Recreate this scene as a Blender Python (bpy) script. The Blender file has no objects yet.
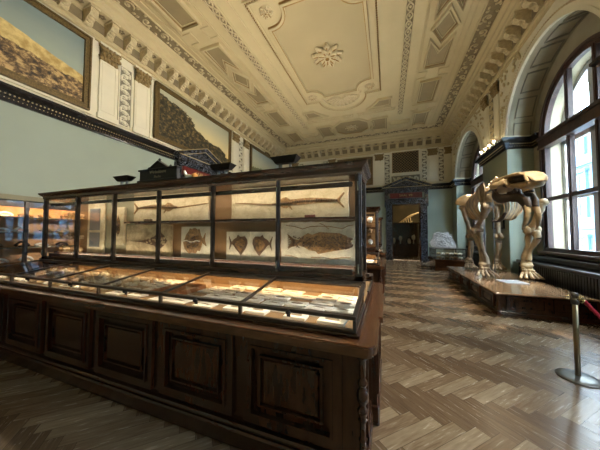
import bpy, bmesh, math, random
from math import sin, cos, pi, sqrt, radians, hypot
from mathutils import Vector, Matrix, noise
random.seed(7)
S = bpy.context.scene
COL = S.collection

# ------------------------------------------------------------------ helpers
class MB:
    """collects geometry in world coordinates, then links it as one mesh object"""
    def __init__(s):
        s.v = []; s.f = []; s.sm = []
    def add(s, vs, fs, smooth=False):
        o = len(s.v); s.v += [tuple(p) for p in vs]
        for f in fs:
            s.f.append([i + o for i in f]); s.sm.append(smooth)
        return s
    def box(s, x0, x1, y0, y1, z0, z1):
        vs = [(x, y, z) for z in (z0, z1) for y in (y0, y1) for x in (x0, x1)]
        return s.add(vs, [(0,2,3,1),(4,5,7,6),(0,1,5,4),(2,6,7,3),(0,4,6,2),(1,3,7,5)])
    def bbox(s, x0, x1, y0, y1, z0, z1, b=.01):
        """box with chamfered edges"""
        b = min(b, (x1-x0)/2.01, (y1-y0)/2.01, (z1-z0)/2.01)
        bm = bmesh.new(); bmesh.ops.create_cube(bm, size=1)
        for v in bm.verts:
            v.co = Vector(((x0+x1)/2+v.co.x*(x1-x0), (y0+y1)/2+v.co.y*(y1-y0), (z0+z1)/2+v.co.z*(z1-z0)))
        bmesh.ops.bevel(bm, geom=bm.edges[:], offset=b, segments=1, affect='EDGES')
        return s.frombm(bm)
    def frombm(s, bm, smooth=False, M=None):
        bm.verts.index_update()
        s.add([(M @ v.co if M else v.co) for v in bm.verts], [[v.index for v in f.verts] for f in bm.faces], smooth)
        bm.free(); return s
    def mbox(s, M, sx, sy, sz):
        vs = [M @ Vector((x*sx/2, y*sy/2, z*sz/2)) for z in (-1,1) for y in (-1,1) for x in (-1,1)]
        return s.add(vs, [(0,2,3,1),(4,5,7,6),(0,1,5,4),(2,6,7,3),(0,4,6,2),(1,3,7,5)])
    def beam(s, a, b, w, h):
        a = Vector(a); b = Vector(b); d = (b-a)
        M = Matrix.Translation((a+b)/2) @ d.to_track_quat('X', 'Z').to_matrix().to_4x4()
        return s.mbox(M, d.length, w, h)
    def prism(s, poly, z0, z1, f=lambda a, b, c: (a, b, c)):
        """poly in 2D extruded z0..z1 ; f maps (a,b,c) to xyz"""
        n = len(poly)
        vs = [f(a, b, z0) for a, b in poly] + [f(a, b, z1) for a, b in poly]
        fs = [list(range(n))[::-1], list(range(n, 2*n))] + [(i, (i+1) % n, n+(i+1) % n, n+i) for i in range(n)]
        return s.add(vs, fs)
    def ring(s, outer, inner, z0, z1, f=lambda a, b, c: (a, b, c), closed=True):
        n = len(outer); vs = []
        for p, z in ((outer, z0), (inner, z0), (outer, z1), (inner, z1)):
            vs += [f(a, b, z) for a, b in p]
        fs = []
        for i in range(n if closed else n-1):
            j = (i+1) % n
            fs += [(i, j, n+j, n+i), (2*n+i, 3*n+i, 3*n+j, 2*n+j), (i, 2*n+i, 2*n+j, j), (n+i, n+j, 3*n+j, 3*n+i)]
        if not closed:
            for i in (0, n-1): fs.append((i, n+i, 3*n+i, 2*n+i))
        return s.add(vs, fs)
    def lathe(s, prof, c=(0,0,0), n=20, smooth=True, axis='Z'):
        vs = []; fs = []
        for r, z in prof:
            for k in range(n):
                a = 2*pi*k/n
                p = (r*cos(a), r*sin(a), z)
                if axis == 'Y': p = (p[0], p[2], p[1])
                if axis == 'X': p = (p[2], p[0], p[1])
                vs.append((c[0]+p[0], c[1]+p[1], c[2]+p[2]))
        for i in range(len(prof)-1):
            for k in range(n):
                fs.append((i*n+k, i*n+(k+1) % n, (i+1)*n+(k+1) % n, (i+1)*n+k))
        fs.append(list(range(n))[::-1]); fs.append([(len(prof)-1)*n+k for k in range(n)])
        return s.add(vs, fs, smooth)
    def tube(s, pts, rad, n=8, flat=1.0, smooth=True, up=(0,0,1), sub=0, cap=True):
        pts = [Vector(p) for p in pts]
        if not hasattr(rad, '__len__'): rad = [rad]*len(pts)
        if sub:
            P = []; R = []
            m = len(pts)
            for i in range(m-1):
                p0 = pts[max(i-1, 0)]; p1 = pts[i]; p2 = pts[i+1]; p3 = pts[min(i+2, m-1)]
                for k in range(sub):
                    t = k/sub
                    P.append(.5*((2*p1)+(p2-p0)*t+(2*p0-5*p1+4*p2-p3)*t*t+(3*p1-p0-3*p2+p3)*t**3))
                    tt = t*t*(3-2*t); R.append(rad[i]*(1-tt)+rad[i+1]*tt)
            P.append(pts[-1]); R.append(rad[-1]); pts, rad = P, R
        U = Vector(up); vs = []
        for i, p in enumerate(pts):
            d = (pts[min(i+1, len(pts)-1)]-pts[max(i-1, 0)])
            d = d.normalized() if d.length > 1e-9 else Vector((0,0,1))
            a = d.cross(U)
            if a.length < 1e-3: a = d.cross(Vector((1,0.01,0)))
            a.normalize(); b = a.cross(d).normalized()
            for k in range(n):
                t = 2*pi*k/n
                vs.append(p+a*(cos(t)*rad[i])+b*(sin(t)*rad[i]*flat))
        fs = [(i*n+k, i*n+(k+1) % n, (i+1)*n+(k+1) % n, (i+1)*n+k) for i in range(len(pts)-1) for k in range(n)]
        if cap: fs += [list(range(n))[::-1], [(len(pts)-1)*n+k for k in range(n)]]
        return s.add(vs, fs, smooth)
    def blob(s, c, r, rot=None, n=10, m=6, jit=0, seed=0, smooth=True):
        M = Matrix.Translation(c) @ (rot.to_4x4() if rot else Matrix())
        vs = []; fs = []
        for i in range(m+1):
            th = pi*i/m
            for k in range(n):
                ph = 2*pi*k/n
                q = Vector((sin(th)*cos(ph), sin(th)*sin(ph), cos(th)))
                if jit:
                    q *= 1+jit*noise.noise(q*1.7+Vector((seed*3.1, seed, seed*.7)))
                vs.append(M @ Vector((q.x*r[0], q.y*r[1], q.z*r[2])))
        for i in range(m):
            for k in range(n):
                fs.append((i*n+k, (i+1)*n+k, (i+1)*n+(k+1) % n, i*n+(k+1) % n))
        return s.add(vs, fs, smooth)
    def loft(s, secs, n=16, smooth=True, e=1.0):
        """secs: (cx,cy,cz,hw,hh) rings in the XZ plane"""
        vs = []; fs = []
        for cx, cy, cz, w, h in secs:
            for k in range(n):
                t = 2*pi*k/n; c_, s_ = cos(t), sin(t)
                vs.append((cx+w*math.copysign(abs(c_)**e, c_), cy, cz+h*math.copysign(abs(s_)**e, s_)))
        for i in range(len(secs)-1):
            for k in range(n):
                fs.append((i*n+k, i*n+(k+1) % n, (i+1)*n+(k+1) % n, (i+1)*n+k))
        fs.append(list(range(n))[::-1]); fs.append([(len(secs)-1)*n+k for k in range(n)])
        return s.add(vs, fs, smooth)
    def run(s, prof, path, prev=None, nxt=None, closed=False):
        """profile (d,z) swept along a plan path, d measured to the right of travel, mitred corners"""
        n = len(path); P = [Vector((p[0], p[1])) for p in path]; vs = []
        for i in range(n):
            a = P[i-1] if i > 0 else (P[-1] if closed else (Vector(prev) if prev else None))
            b = P[i+1] if i < n-1 else (P[0] if closed else (Vector(nxt) if nxt else None))
            d1 = (P[i]-a).normalized() if a is not None else None
            d2 = (b-P[i]).normalized() if b is not None else None
            if d1 is None: d1 = d2
            if d2 is None: d2 = d1
            n1 = Vector((d1.y, -d1.x)); n2 = Vector((d2.y, -d2.x))
            m = (n1+n2); m = m/ max(m.dot(n1), .2) if m.length > 1e-6 else n1
            for d, z in prof:
                vs.append((P[i].x+m.x*d, P[i].y+m.y*d, z))
        k = len(prof); fs = []
        for i in range(n if closed else n-1):
            j = (i+1) % n
            for q in range(k-1):
                fs.append((i*k+q, j*k+q, j*k+q+1, i*k+q+1))
        if not closed:
            fs.append(list(range(k))); fs.append([(n-1)*k+q for q in range(k)][::-1])
        return s.add(vs, fs)
    def build(s, name, m, parent=None, origin=None, bevel=0, recalc=True):
        me = bpy.data.meshes.new(name)
        o = Vector(wloc(parent)) if parent else Vector(origin or (0,0,0))
        me.from_pydata([(x-o.x, y-o.y, z-o.z) for x, y, z in s.v], [], s.f)
        me.polygons.foreach_set('use_smooth', s.sm)
        if recalc:
            bm = bmesh.new(); bm.from_mesh(me); bmesh.ops.recalc_face_normals(bm, faces=bm.faces); bm.to_mesh(me); bm.free()
        me.update()
        ob = bpy.data.objects.new(name, me); COL.objects.link(ob)
        if m: me.materials.append(m)
        if parent: ob.parent = parent
        else: ob.location = o
        if bevel:
            b = ob.modifiers.new('b', 'BEVEL'); b.width = bevel; b.segments = 2; b.limit_method = 'ANGLE'
        return ob

def wloc(o):
    p = Vector((0,0,0))
    while o: p += o.location; o = o.parent
    return p
def tag(o, label=None, cat=None, group=None, kind=None):
    if label: o['label'] = label
    if cat: o['category'] = cat
    if group: o['group'] = group
    if kind: o['kind'] = kind
    return o
def empty(name, loc, label=None, cat=None, group=None, kind=None):
    o = bpy.data.objects.new(name, None); COL.objects.link(o); o.location = loc
    o.empty_display_size = .1
    return tag(o, label, cat, group, kind)
KIDS = {}
def copy_tree(o, parent=None):
    c = o.copy(); COL.objects.link(c)
    if parent: c.parent = parent
    for ch in [x for x in list(bpy.data.objects) if x.parent == o]:
        copy_tree(ch, c)
    return c
def offset_poly(poly, d):
    n = len(poly); out = []
    area = sum(poly[i][0]*poly[(i+1) % n][1]-poly[(i+1) % n][0]*poly[i][1] for i in range(n))
    sg = 1 if area > 0 else -1
    for i in range(n):
        a = Vector(poly[i-1]); b = Vector(poly[i]); c = Vector(poly[(i+1) % n])
        d1 = (b-a).normalized(); d2 = (c-b).normalized()
        n1 = Vector((-d1.y, d1.x))*sg; n2 = Vector((-d2.y, d2.x))*sg
        m = n1+n2; m = m/max(m.dot(n1), .35) if m.length > 1e-6 else n1
        out.append((b.x+m.x*d, b.y+m.y*d))
    return out

# ------------------------------------------------------------------ materials
def lin(r, g, b):
    f = lambda c: (c/255/12.92) if c/255 <= .04045 else ((c/255+.055)/1.055)**2.4
    return (f(r), f(g), f(b), 1)
class NT:
    def __init__(s, name, rough=.5, metal=0, spec=.5):
        s.m = bpy.data.materials.new(name); s.m.use_nodes = True
        s.t = s.m.node_tree; s.b = s.t.nodes['Principled BSDF']
        s.b.inputs['Roughness'].default_value = rough; s.b.inputs['Metallic'].default_value = metal
        s.b.inputs['Specular IOR Level'].default_value = spec
        s.tc = None
    def n(s, typ, **kw):
        x = s.t.nodes.new(typ)
        for k, v in kw.items(): setattr(x, k, v)
        return x
    def l(s, a, b): s.t.links.new(a, b)
    def setin(s, sock, v):
        if isinstance(v, bpy.types.NodeSocket): s.l(v, sock)
        elif v is not None: sock.default_value = v
    def M(s, op, a, b=None, c=None):
        x = s.n('ShaderNodeMath', operation=op)
        s.setin(x.inputs[0], a); s.setin(x.inputs[1], b); s.setin(x.inputs[2], c)
        return x.outputs[0]
    def co(s):
        if not s.tc: s.tc = s.n('ShaderNodeTexCoord')
        return s.tc.outputs['Object']
    def map(s, scale=(1,1,1), loc=(0,0,0), rot=(0,0,0), src=None):
        x = s.n('ShaderNodeMapping'); s.l(src or s.co(), x.inputs[0])
        x.inputs['Scale'].default_value = scale; x.inputs['Location'].default_value = loc; x.inputs['Rotation'].default_value = rot
        return x.outputs[0]
    def noise(s, vec, scale=5, detail=4, rough=.5, dist=0):
        x = s.n('ShaderNodeTexNoise'); s.l(vec, x.inputs['Vector'])
        x.inputs['Scale'].default_value = scale; x.inputs['Detail'].default_value = detail
        x.inputs['Roughness'].default_value = rough; x.inputs['Distortion'].default_value = dist
        return x.outputs[0]
    def ramp(s, fac, stops):
        x = s.n('ShaderNodeValToRGB'); s.setin(x.inputs[0], fac)
        e = x.color_ramp.elements
        while len(e) < len(stops): e.new(.5)
        for q, (p, c) in zip(e, stops):
            q.position = p; q.color = c
        return x.outputs[0]
    def mix(s, f, a, b, mode='MIX'):
        x = s.n('ShaderNodeMix', data_type='RGBA', blend_type=mode)
        s.setin(x.inputs[0], f); s.setin(x.inputs[6], a); s.setin(x.inputs[7], b)
        return x.outputs[2]
    def col(s, v): s.setin(s.b.inputs['Base Color'], v); return s
    def bump(s, h, dist=.01, strength=1):
        x = s.n('ShaderNodeBump'); s.l(h, x.inputs['Height']); x.inputs['Distance'].default_value = dist
        x.inputs['Strength'].default_value = strength
        s.l(x.outputs[0], s.b.inputs['Normal']); return s
def plain(name, rgb, rough=.5, metal=0, var=.12, sc=6, bump=0, spec=.5):
    t = NT(name, rough, metal, spec); c = lin(*rgb)
    nz = t.noise(t.co(), sc, 5)
    d = tuple(x*(1-var) for x in c[:3])+(1,); l = tuple(min(1, x*(1+var)) for x in c[:3])+(1,)
    t.col(t.ramp(nz, [(.3, d), (.7, l)]))
    if bump: t.bump(nz, bump)
    return t.m
def wood(name, a, b, rough=.3, scale=(1,1,1), spec=.5, coat=0):
    t = NT(name, rough, 0, spec)
    v = t.map(scale=scale)
    nz = t.noise(v, 4, 6, .6, 1.2); fine = t.noise(v, 22, 3)
    f = t.M('ADD', t.M('MULTIPLY', nz, .7), t.M('MULTIPLY', fine, .3))
    t.col(t.ramp(f, [(.35, lin(*a)), (.65, lin(*b))]))
    t.bump(fine, .001, .4)
    if coat: t.b.inputs['Coat Weight'].default_value = coat; t.b.inputs['Coat Roughness'].default_value = .12
    return t.m
def emis(name, rgb, st):
    t = NT(name); c = lin(*rgb)
    t.col(c); t.b.inputs['Emission Color'].default_value = c; t.b.inputs['Emission Strength'].default_value = st
    return t.m
def glass(name, tint=(1,1,1), ior=1.5):
    m = bpy.data.materials.new(name); m.use_nodes = True; t = m.node_tree; t.nodes.clear()
    o = t.nodes.new('ShaderNodeOutputMaterial'); mx = t.nodes.new('ShaderNodeMixShader')
    tr = t.nodes.new('ShaderNodeBsdfTransparent'); gl = t.nodes.new('ShaderNodeBsdfGlossy'); fr = t.nodes.new('ShaderNodeLayerWeight')
    tr.inputs[0].default_value = (*tint, 1); gl.inputs['Roughness'].default_value = .0; fr.inputs['Blend'].default_value = .5
    pw = t.nodes.new('ShaderNodeMath'); pw.operation = 'POWER'; t.links.new(fr.outputs['Facing'], pw.inputs[0]); pw.inputs[1].default_value = 5
    ma = t.nodes.new('ShaderNodeMath'); ma.operation = 'MULTIPLY_ADD'; t.links.new(pw.outputs[0], ma.inputs[0]); ma.inputs[1].default_value = .96; ma.inputs[2].default_value = .04
    t.links.new(ma.outputs[0], mx.inputs[0]); t.links.new(tr.outputs[0], mx.inputs[1]); t.links.new(gl.outputs[0], mx.inputs[2])
    t.links.new(mx.outputs[0], o.inputs[0]); return m

MAT = {}
MAT['ceil'] = plain('ceiling_plaster', (186,170,130), .75, var=.05, sc=1.5)
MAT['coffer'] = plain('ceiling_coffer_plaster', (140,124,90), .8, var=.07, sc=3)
MAT['ceil_panel'] = plain('ceiling_center_plaster', (168,152,114), .8, var=.04, sc=1)
MAT['relief_bg'] = plain('ceiling_relief_ground', (126,112,84), .8, var=.12, sc=9)
MAT['relief'] = plain('stucco_relief', (188,172,134), .6, var=.15, sc=20)
MAT['gilt'] = plain('gilding', (150,118,66), .42, .6, var=.25, sc=20)
MAT['bronze'] = plain('dull_gilding', (108,90,56), .45, .5, var=.35, sc=30, bump=.004)
MAT['cream'] = plain('cream_wall_plaster', (214,206,180), .6, var=.04, sc=2)
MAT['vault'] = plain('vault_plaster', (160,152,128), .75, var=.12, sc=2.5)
MAT['cream_dark'] = plain('grey_cream_ground', (122,116,98), .8, var=.15, sc=14)
MAT['capital'] = plain('capital_gilding', (136,114,72), .45, .3, var=.4, sc=40, bump=.006)
MAT['sage'] = plain('sage_green_wall', (150,160,144), .6, var=.03, sc=1.5)
MAT['rail'] = plain('black_marble_rail', (30,28,28), .25, var=.4, sc=12)
MAT['rail2'] = plain('brown_black_rail', (56,44,34), .35, var=.3, sc=12)
MAT['bead'] = plain('bead_gilding', (190,170,120), .4, .4, var=.2, sc=30)
MAT['case'] = wood('dark_walnut', (46,26,16), (74,44,27), .26, (1,1,.25), coat=.3)
MAT['case_h'] = wood('dark_walnut_horizontal', (42,23,14), (70,41,25), .26, (.25,1,1), coat=.3)
MAT['counter'] = wood('countertop_walnut', (66,40,24), (108,70,42), .24, (.25,1,1), coat=.4)
MAT['frame_metal'] = plain('dark_bronze_frame', (78,70,64), .3, .55, var=.2, sc=20)
MAT['silver'] = plain('worn_steel', (170,170,168), .25, .9, var=.1, sc=10)
MAT['casein'] = plain('case_back_brown', (128,96,58), .6, var=.12, sc=3)
MAT['casegrey'] = plain('case_back_olive', (136,132,108), .7, var=.06, sc=2)
MAT['deskfloor'] = plain('desk_linen', (150,120,84), .8, var=.08, sc=5)
MAT['glass'] = glass('clear_glass')
MAT['wglass'] = glass('window_glass', (.93,.98,1))
MAT['winwood'] = wood('window_wood', (44,28,24), (78,52,44), .4, (1,1,.3))
MAT['winwhite'] = plain('white_window_paint', (214,214,218), .5, var=.04)
MAT['bone'] = plain('old_bone', (180,154,114), .5, var=.28, sc=7, bump=.006)
MAT['bone_grey'] = plain('grey_brown_bone', (154,134,108), .5, var=.35, sc=6, bump=.006)
MAT['bone_dark'] = plain('dark_brown_bone', (60,46,36), .55, var=.3, sc=6, bump=.006)
MAT['brass'] = plain('brass', (190,170,120), .25, .9, var=.1)
MAT['rope'] = plain('red_rope', (176,28,52), .7, var=.25, sc=60, bump=.003)
MAT['white'] = plain('white_card', (244,240,228), .7, var=.03)
MAT['black'] = plain('black_paint', (24,22,21), .4, var=.2)
MAT['marble'] = None
MAT['grey'] = plain('grey_metal', (120,124,128), .4, .3)

def veined(name, base, vein, rough=.2, sc=3, lo=.47, hi=.53, wd=.06):
    t = NT(name, rough)
    n1 = t.noise(t.co(), sc, 8, .65, 2.0)
    t.col(t.ramp(n1, [(lo-wd, lin(*base)), ((lo+hi)/2, lin(*vein)), (hi+wd, lin(*base))]))
    return t.m
MAT['marble'] = veined('black_veined_marble', (24,25,30), (150,154,164), .22, 5, .50, .51, .015)
MAT['redmarble'] = veined('red_marble', (98,30,26), (120,52,46), .3, 5)
def fossil_slab(name, a, b, c=None):
    t = NT(name, .7)
    n1 = t.noise(t.co(), 4.5, 8, .68, .8); n2 = t.noise(t.co(), 34, 5, .7)
    cl = t.ramp(n1, [(.38, lin(*a)), (.6, lin(*b))])
    k = t.ramp(t.noise(t.map((1,1,1), (3,7,1)), 3.2, 7, .6, 1.6), [(.485, (0,0,0,1)), (.5, (1,1,1,1)), (.515, (0,0,0,1))])
    cl = t.mix(t.M('MULTIPLY', n2, .35), cl, lin(*(c or a)))
    cl = t.mix(t.M('MULTIPLY', k, .35), cl, lin(*(c or a)))
    t.col(cl); t.bump(t.M('ADD', n1, n2), .01, .6); return t.m
MAT['slab_y'] = fossil_slab('yellow_limestone', (196,182,148), (222,212,182), (150,128,92))
MAT['slab_w'] = fossil_slab('pale_limestone', (200,194,174), (228,224,206), (140,126,100))
MAT['slab_r'] = fossil_slab('speckled_limestone', (160,142,108), (214,196,158), (100,80,56))
MAT['fossil'] = plain('fossil_brown', (138,106,66), .65, var=.5, sc=45, bump=.004)
MAT['fossil_d'] = plain('fossil_dark_brown', (92,68,48), .6, var=.4, sc=25, bump=.004)
MAT['rock'] = fossil_slab('grey_white_rock', (190,190,190), (240,240,240), (120,120,120))

# parquet: herringbone of oak staves
def parquet():
    t = NT('herringbone_parquet', .3)
    w = .118; n = 5
    sep = t.n('ShaderNodeSeparateXYZ'); t.l(t.co(), sep.inputs[0])
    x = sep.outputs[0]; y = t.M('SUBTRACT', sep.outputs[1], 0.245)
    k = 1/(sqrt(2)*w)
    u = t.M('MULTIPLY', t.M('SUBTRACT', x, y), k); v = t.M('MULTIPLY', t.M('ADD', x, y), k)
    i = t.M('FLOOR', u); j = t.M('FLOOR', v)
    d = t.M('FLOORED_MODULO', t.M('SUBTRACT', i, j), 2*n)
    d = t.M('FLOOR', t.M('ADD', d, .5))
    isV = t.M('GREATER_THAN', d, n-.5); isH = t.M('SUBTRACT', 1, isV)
    fu = t.M('SUBTRACT', u, i); fv = t.M('SUBTRACT', v, j)
    off = t.M('SUBTRACT', 2*n-1, d)
    def sel(a, b): return t.M('ADD', t.M('MULTIPLY', isH, a), t.M('MULTIPLY', isV, b))
    along = sel(t.M('ADD', fu, d), t.M('ADD', fv, off)); across = sel(fv, fu)
    ida = sel(t.M('SUBTRACT', i, d), i); idb = sel(j, t.M('SUBTRACT', j, off))
    cm = t.n('ShaderNodeCombineXYZ'); t.l(ida, cm.inputs[0]); t.l(idb, cm.inputs[1]); t.l(isV, cm.inputs[2])
    wn = t.n('ShaderNodeTexWhiteNoise', noise_dimensions='3D'); t.l(cm.outputs[0], wn.inputs['Vector'])
    rnd = wn.outputs['Value']
    g = t.n('ShaderNodeCombineXYZ'); t.l(t.M('ADD', t.M('MULTIPLY', along, .12), t.M('MULTIPLY', rnd, 50)), g.inputs[0]); t.l(t.M('MULTIPLY', across, 1.2), g.inputs[1]); t.l(t.M('MULTIPLY', rnd, 31), g.inputs[2])
    gr = t.noise(g.outputs[0], 5, 6, .6, .4)
    big = t.noise(t.map((.5,.5,.5)), 1.2, 3)
    tone = t.M('ADD', t.M('MULTIPLY', rnd, .34), t.M('MULTIPLY', isV, .36))  # one board direction coloured lighter to stand in for grain sheen
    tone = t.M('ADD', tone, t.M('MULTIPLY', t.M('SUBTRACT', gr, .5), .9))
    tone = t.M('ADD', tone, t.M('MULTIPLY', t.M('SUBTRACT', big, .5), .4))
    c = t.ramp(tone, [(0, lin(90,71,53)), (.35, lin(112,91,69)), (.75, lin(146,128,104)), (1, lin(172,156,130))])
    e = t.M('MINIMUM', t.M('MINIMUM', across, t.M('SUBTRACT', 1, across)), t.M('MINIMUM', along, t.M('SUBTRACT', n, along)))
    seam = t.M('LESS_THAN', e, .018)
    c = t.mix(t.M('MULTIPLY', seam, .6), c, lin(48,34,22))
    t.col(c)
    t.setin(t.b.inputs['Roughness'], t.M('ADD', .16, t.M('MULTIPLY', gr, .18)))
    t.bump(t.M('ADD', t.M('MULTIPLY', gr, .5), t.M('MULTIPLY', seam, -1)), .0008, .35)
    return t.m
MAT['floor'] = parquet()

# ------------------------------------------------------------------ room constants
XL, XR, YF, YB, ZC = -7.3, 3.54, -.3, 15.8, 7.8
CX, CY = -1.88, 7.8
WINS = [1.35, 7.2, 13.05]
ZSP, RO = 4.46, 1.92          # arch springing and radius at the wall face
XN = 4.28; RN = 2.1           # niche back plane
XW = 4.2; RW = 1.5; ZW = 4.4  # wooden window

def st(name, mb, m, parent=None, **k):
    o = mb.build(name, m, parent, **k)
    if not parent: o['kind'] = 'structure'
    return o
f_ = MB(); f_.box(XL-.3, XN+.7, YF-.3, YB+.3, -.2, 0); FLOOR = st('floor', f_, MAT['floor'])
c_ = MB(); c_.box(XL-.3, XN+.7, YF-.3, YB+.3, ZC, ZC+.2); CEIL = st('ceiling', c_, MAT['ceil'])
# left wall: sage below the rail, cream above
w_ = MB(); w_.box(XL-.3, XL, YF-.3, YB+.3, 0, 4.45)
WL = st('wall_left', w_, MAT['sage'])
w_ = MB(); w_.box(XL-.3, XL, YF-.3, YB+.3, 4.45, ZC); st('frieze_wall', w_, MAT['cream'], WL)
# back wall with doorway
DX0, DX1, DZ = .27, 1.85, 3.48
w_ = MB()
for a, b, z0, z1 in ((XL-.3, DX0, 0, 4.45), (DX1, XN+.7, 0, 4.45), (DX0, DX1, DZ, 4.45)): w_.box(a, b, YB, YB+.5, z0, z1)
WB = st('wall_back', w_, MAT['sage'])
w_ = MB(); w_.box(XL-.3, XN+.7, YB, YB+.5, 4.45, ZC); st('frieze_wall', w_, MAT['cream'], WB)
w_ = MB(); w_.box(XL-.3, XN+.7, YF-.3, YF, 0, ZC); st('wall_front', w_, MAT['sage'])

# right wall: face with three arched niches
def arch_z(y, r, zs):
    for c in WINS:
        if abs(y-c) < r: return zs+sqrt(max(r*r-(y-c)**2, 0))
    return 0
def arched_sheet(mb, x0, x1, r, zs, y0, y1, zlo, zhi, nseg=22):
    """wall slab x0..x1 with arched openings (radius r) cut out, between heights zlo and zhi"""
    ys = [y0, y1]
    for c in WINS:
        ys += [c+r*cos(pi*k/nseg) for k in range(nseg+1)]
    ys = sorted(y for y in set(round(q, 5) for q in ys) if y0 <= y <= y1)
    for a, b in zip(ys, ys[1:]):
        m = (a+b)/2
        ia = any(abs(m-c) < r for c in WINS)
        za = arch_z(a, r+1e-6, zs) if ia else 0; zb = arch_z(b, r+1e-6, zs) if ia else 0
        if ia: za = max(za, zs); zb = max(zb, zs)
        za = max(za, zlo); zb = max(zb, zlo)
        if za >= zhi and zb >= zhi: continue
        za = min(za, zhi-.001); zb = min(zb, zhi-.001)
        vs = [(x0, a, za), (x0, b, zb), (x0, b, zhi), (x0, a, zhi), (x1, a, za), (x1, b, zb), (x1, b, zhi), (x1, a, zhi)]
        mb.add(vs, [(0,1,2,3),(7,6,5,4),(0,4,5,1),(3,2,6,7)])
w_ = MB(); arched_sheet(w_, XR, XR+.02, RO, ZSP, YF-.3, YB+.3, 0, 4.45); WR = st('wall_right', w_, MAT['sage'])
w_ = MB(); arched_sheet(w_, XR, XR+.02, RO, ZSP, YF-.3, YB+.3, 4.45, ZC); st('frieze_wall', w_, MAT['cream'], WR)
def outline(c, r, zs, n=28, zbot=0):
    return [(c+r, zbot)]+[(c+r*cos(pi*k/n), zs+r*sin(pi*k/n)) for k in range(n+1)]+[(c-r, zbot)]
for c in WINS:
    # splayed reveal (jambs and vault)
    a = outline(c, RO, ZSP); b = outline(c, RN, ZSP+.02)
    lo = MB(); hi = MB()
    n = len(a); f3 = [(i, i+1, n+i+1, n+i) for i in range(n-1)]
    vs = [(XR, y, z) for y, z in a]+[(XN, y, z) for y, z in b]
    lo.add(vs, [f3[0], f3[-1]]); hi.add(vs, f3[1:-1], True)
    lo.build('niche_jamb', MAT['sage'], WR, recalc=False); hi.build('niche_vault', MAT['vault'], WR, recalc=False)
    # back wall of the niche around the window
    o1 = outline(c, RN+.25, ZSP+.02); i1 = outline(c, RW, ZW)
    m_ = MB(); m_.ring(o1, i1, XN, XN+.62, lambda p, q, x: (x, p, q), closed=False)
    m_.build('niche_back', MAT['vault'], WR)
    m_ = MB(); m_.box(XN, XN+.62, c-RW, c+RW, 0, 1.12); m_.build('parapet', MAT['sage'], WR)
    # coffers on the vault
    m_ = MB()
    K = 9
    for k in range(K):
        t0 = pi*(k+.12)/K; t1 = pi*(k+.88)/K
        def P(t, s_, lift):
            r = RO+(RN-RO)*s_-lift; return (XR+(XN-XR)*s_, c+r*cos(t), ZSP+r*sin(t))
        for (s0, s1) in ((.24, .27), (.86, .89)):
            for q in range(4):
                ta = t0+(t1-t0)*q/4; tb = t0+(t1-t0)*(q+1)/4
                m_.add([P(ta, s0, 0), P(tb, s0, 0), P(tb, s1, 0), P(ta, s1, 0), P(ta, s0, .03), P(tb, s0, .03), P(tb, s1, .03), P(ta, s1, .03)],
                       [(4,5,6,7),(0,1,5,4),(2,3,7,6),(1,2,6,5),(3,0,4,7)])
        for t in (t0, t1):
            m_.add([P(t-.008, .24, 0), P(t+.008, .24, 0), P(t+.008, .89, 0), P(t-.008, .89, 0), P(t-.008, .24, .03), P(t+.008, .24, .03), P(t+.008, .89, .03), P(t-.008, .89, .03)],
                   [(4,5,6,7),(0,1,5,4),(2,3,7,6),(1,2,6,5),(3,0,4,7)])
    m_.build('vault_moulding', MAT['cream_dark'], WR)
    # archivolt moulding with beads round the opening on the wall face
    m_ = MB()
    for r0, r1, dx in ((RO, RO+.07, .05), (RO+.07, RO+.17, .03), (RO+.22, RO+.26, .035)):
        A = [(c+r1*cos(pi*k/40), ZSP+r1*sin(pi*k/40)) for k in range(41)]; B = [(c+r0*cos(pi*k/40), ZSP+r0*sin(pi*k/40)) for k in range(41)]
        m_.ring(A, B, XR-dx, XR, lambda p, q, x: (x, p, q), closed=False)
    m_.build('archivolt', MAT['cream'], WR)
    m_ = MB(); rb = RO+.195; N = int(pi*rb/.075)
    for k in range(N+1):
        t = pi*k/N; m_.blob((XR-.015, c+rb*cos(t), ZSP+rb*sin(t)), (.03,.027,.027), n=6, m=4)
    m_.build('bead_moulding', MAT['relief'], WR)

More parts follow.
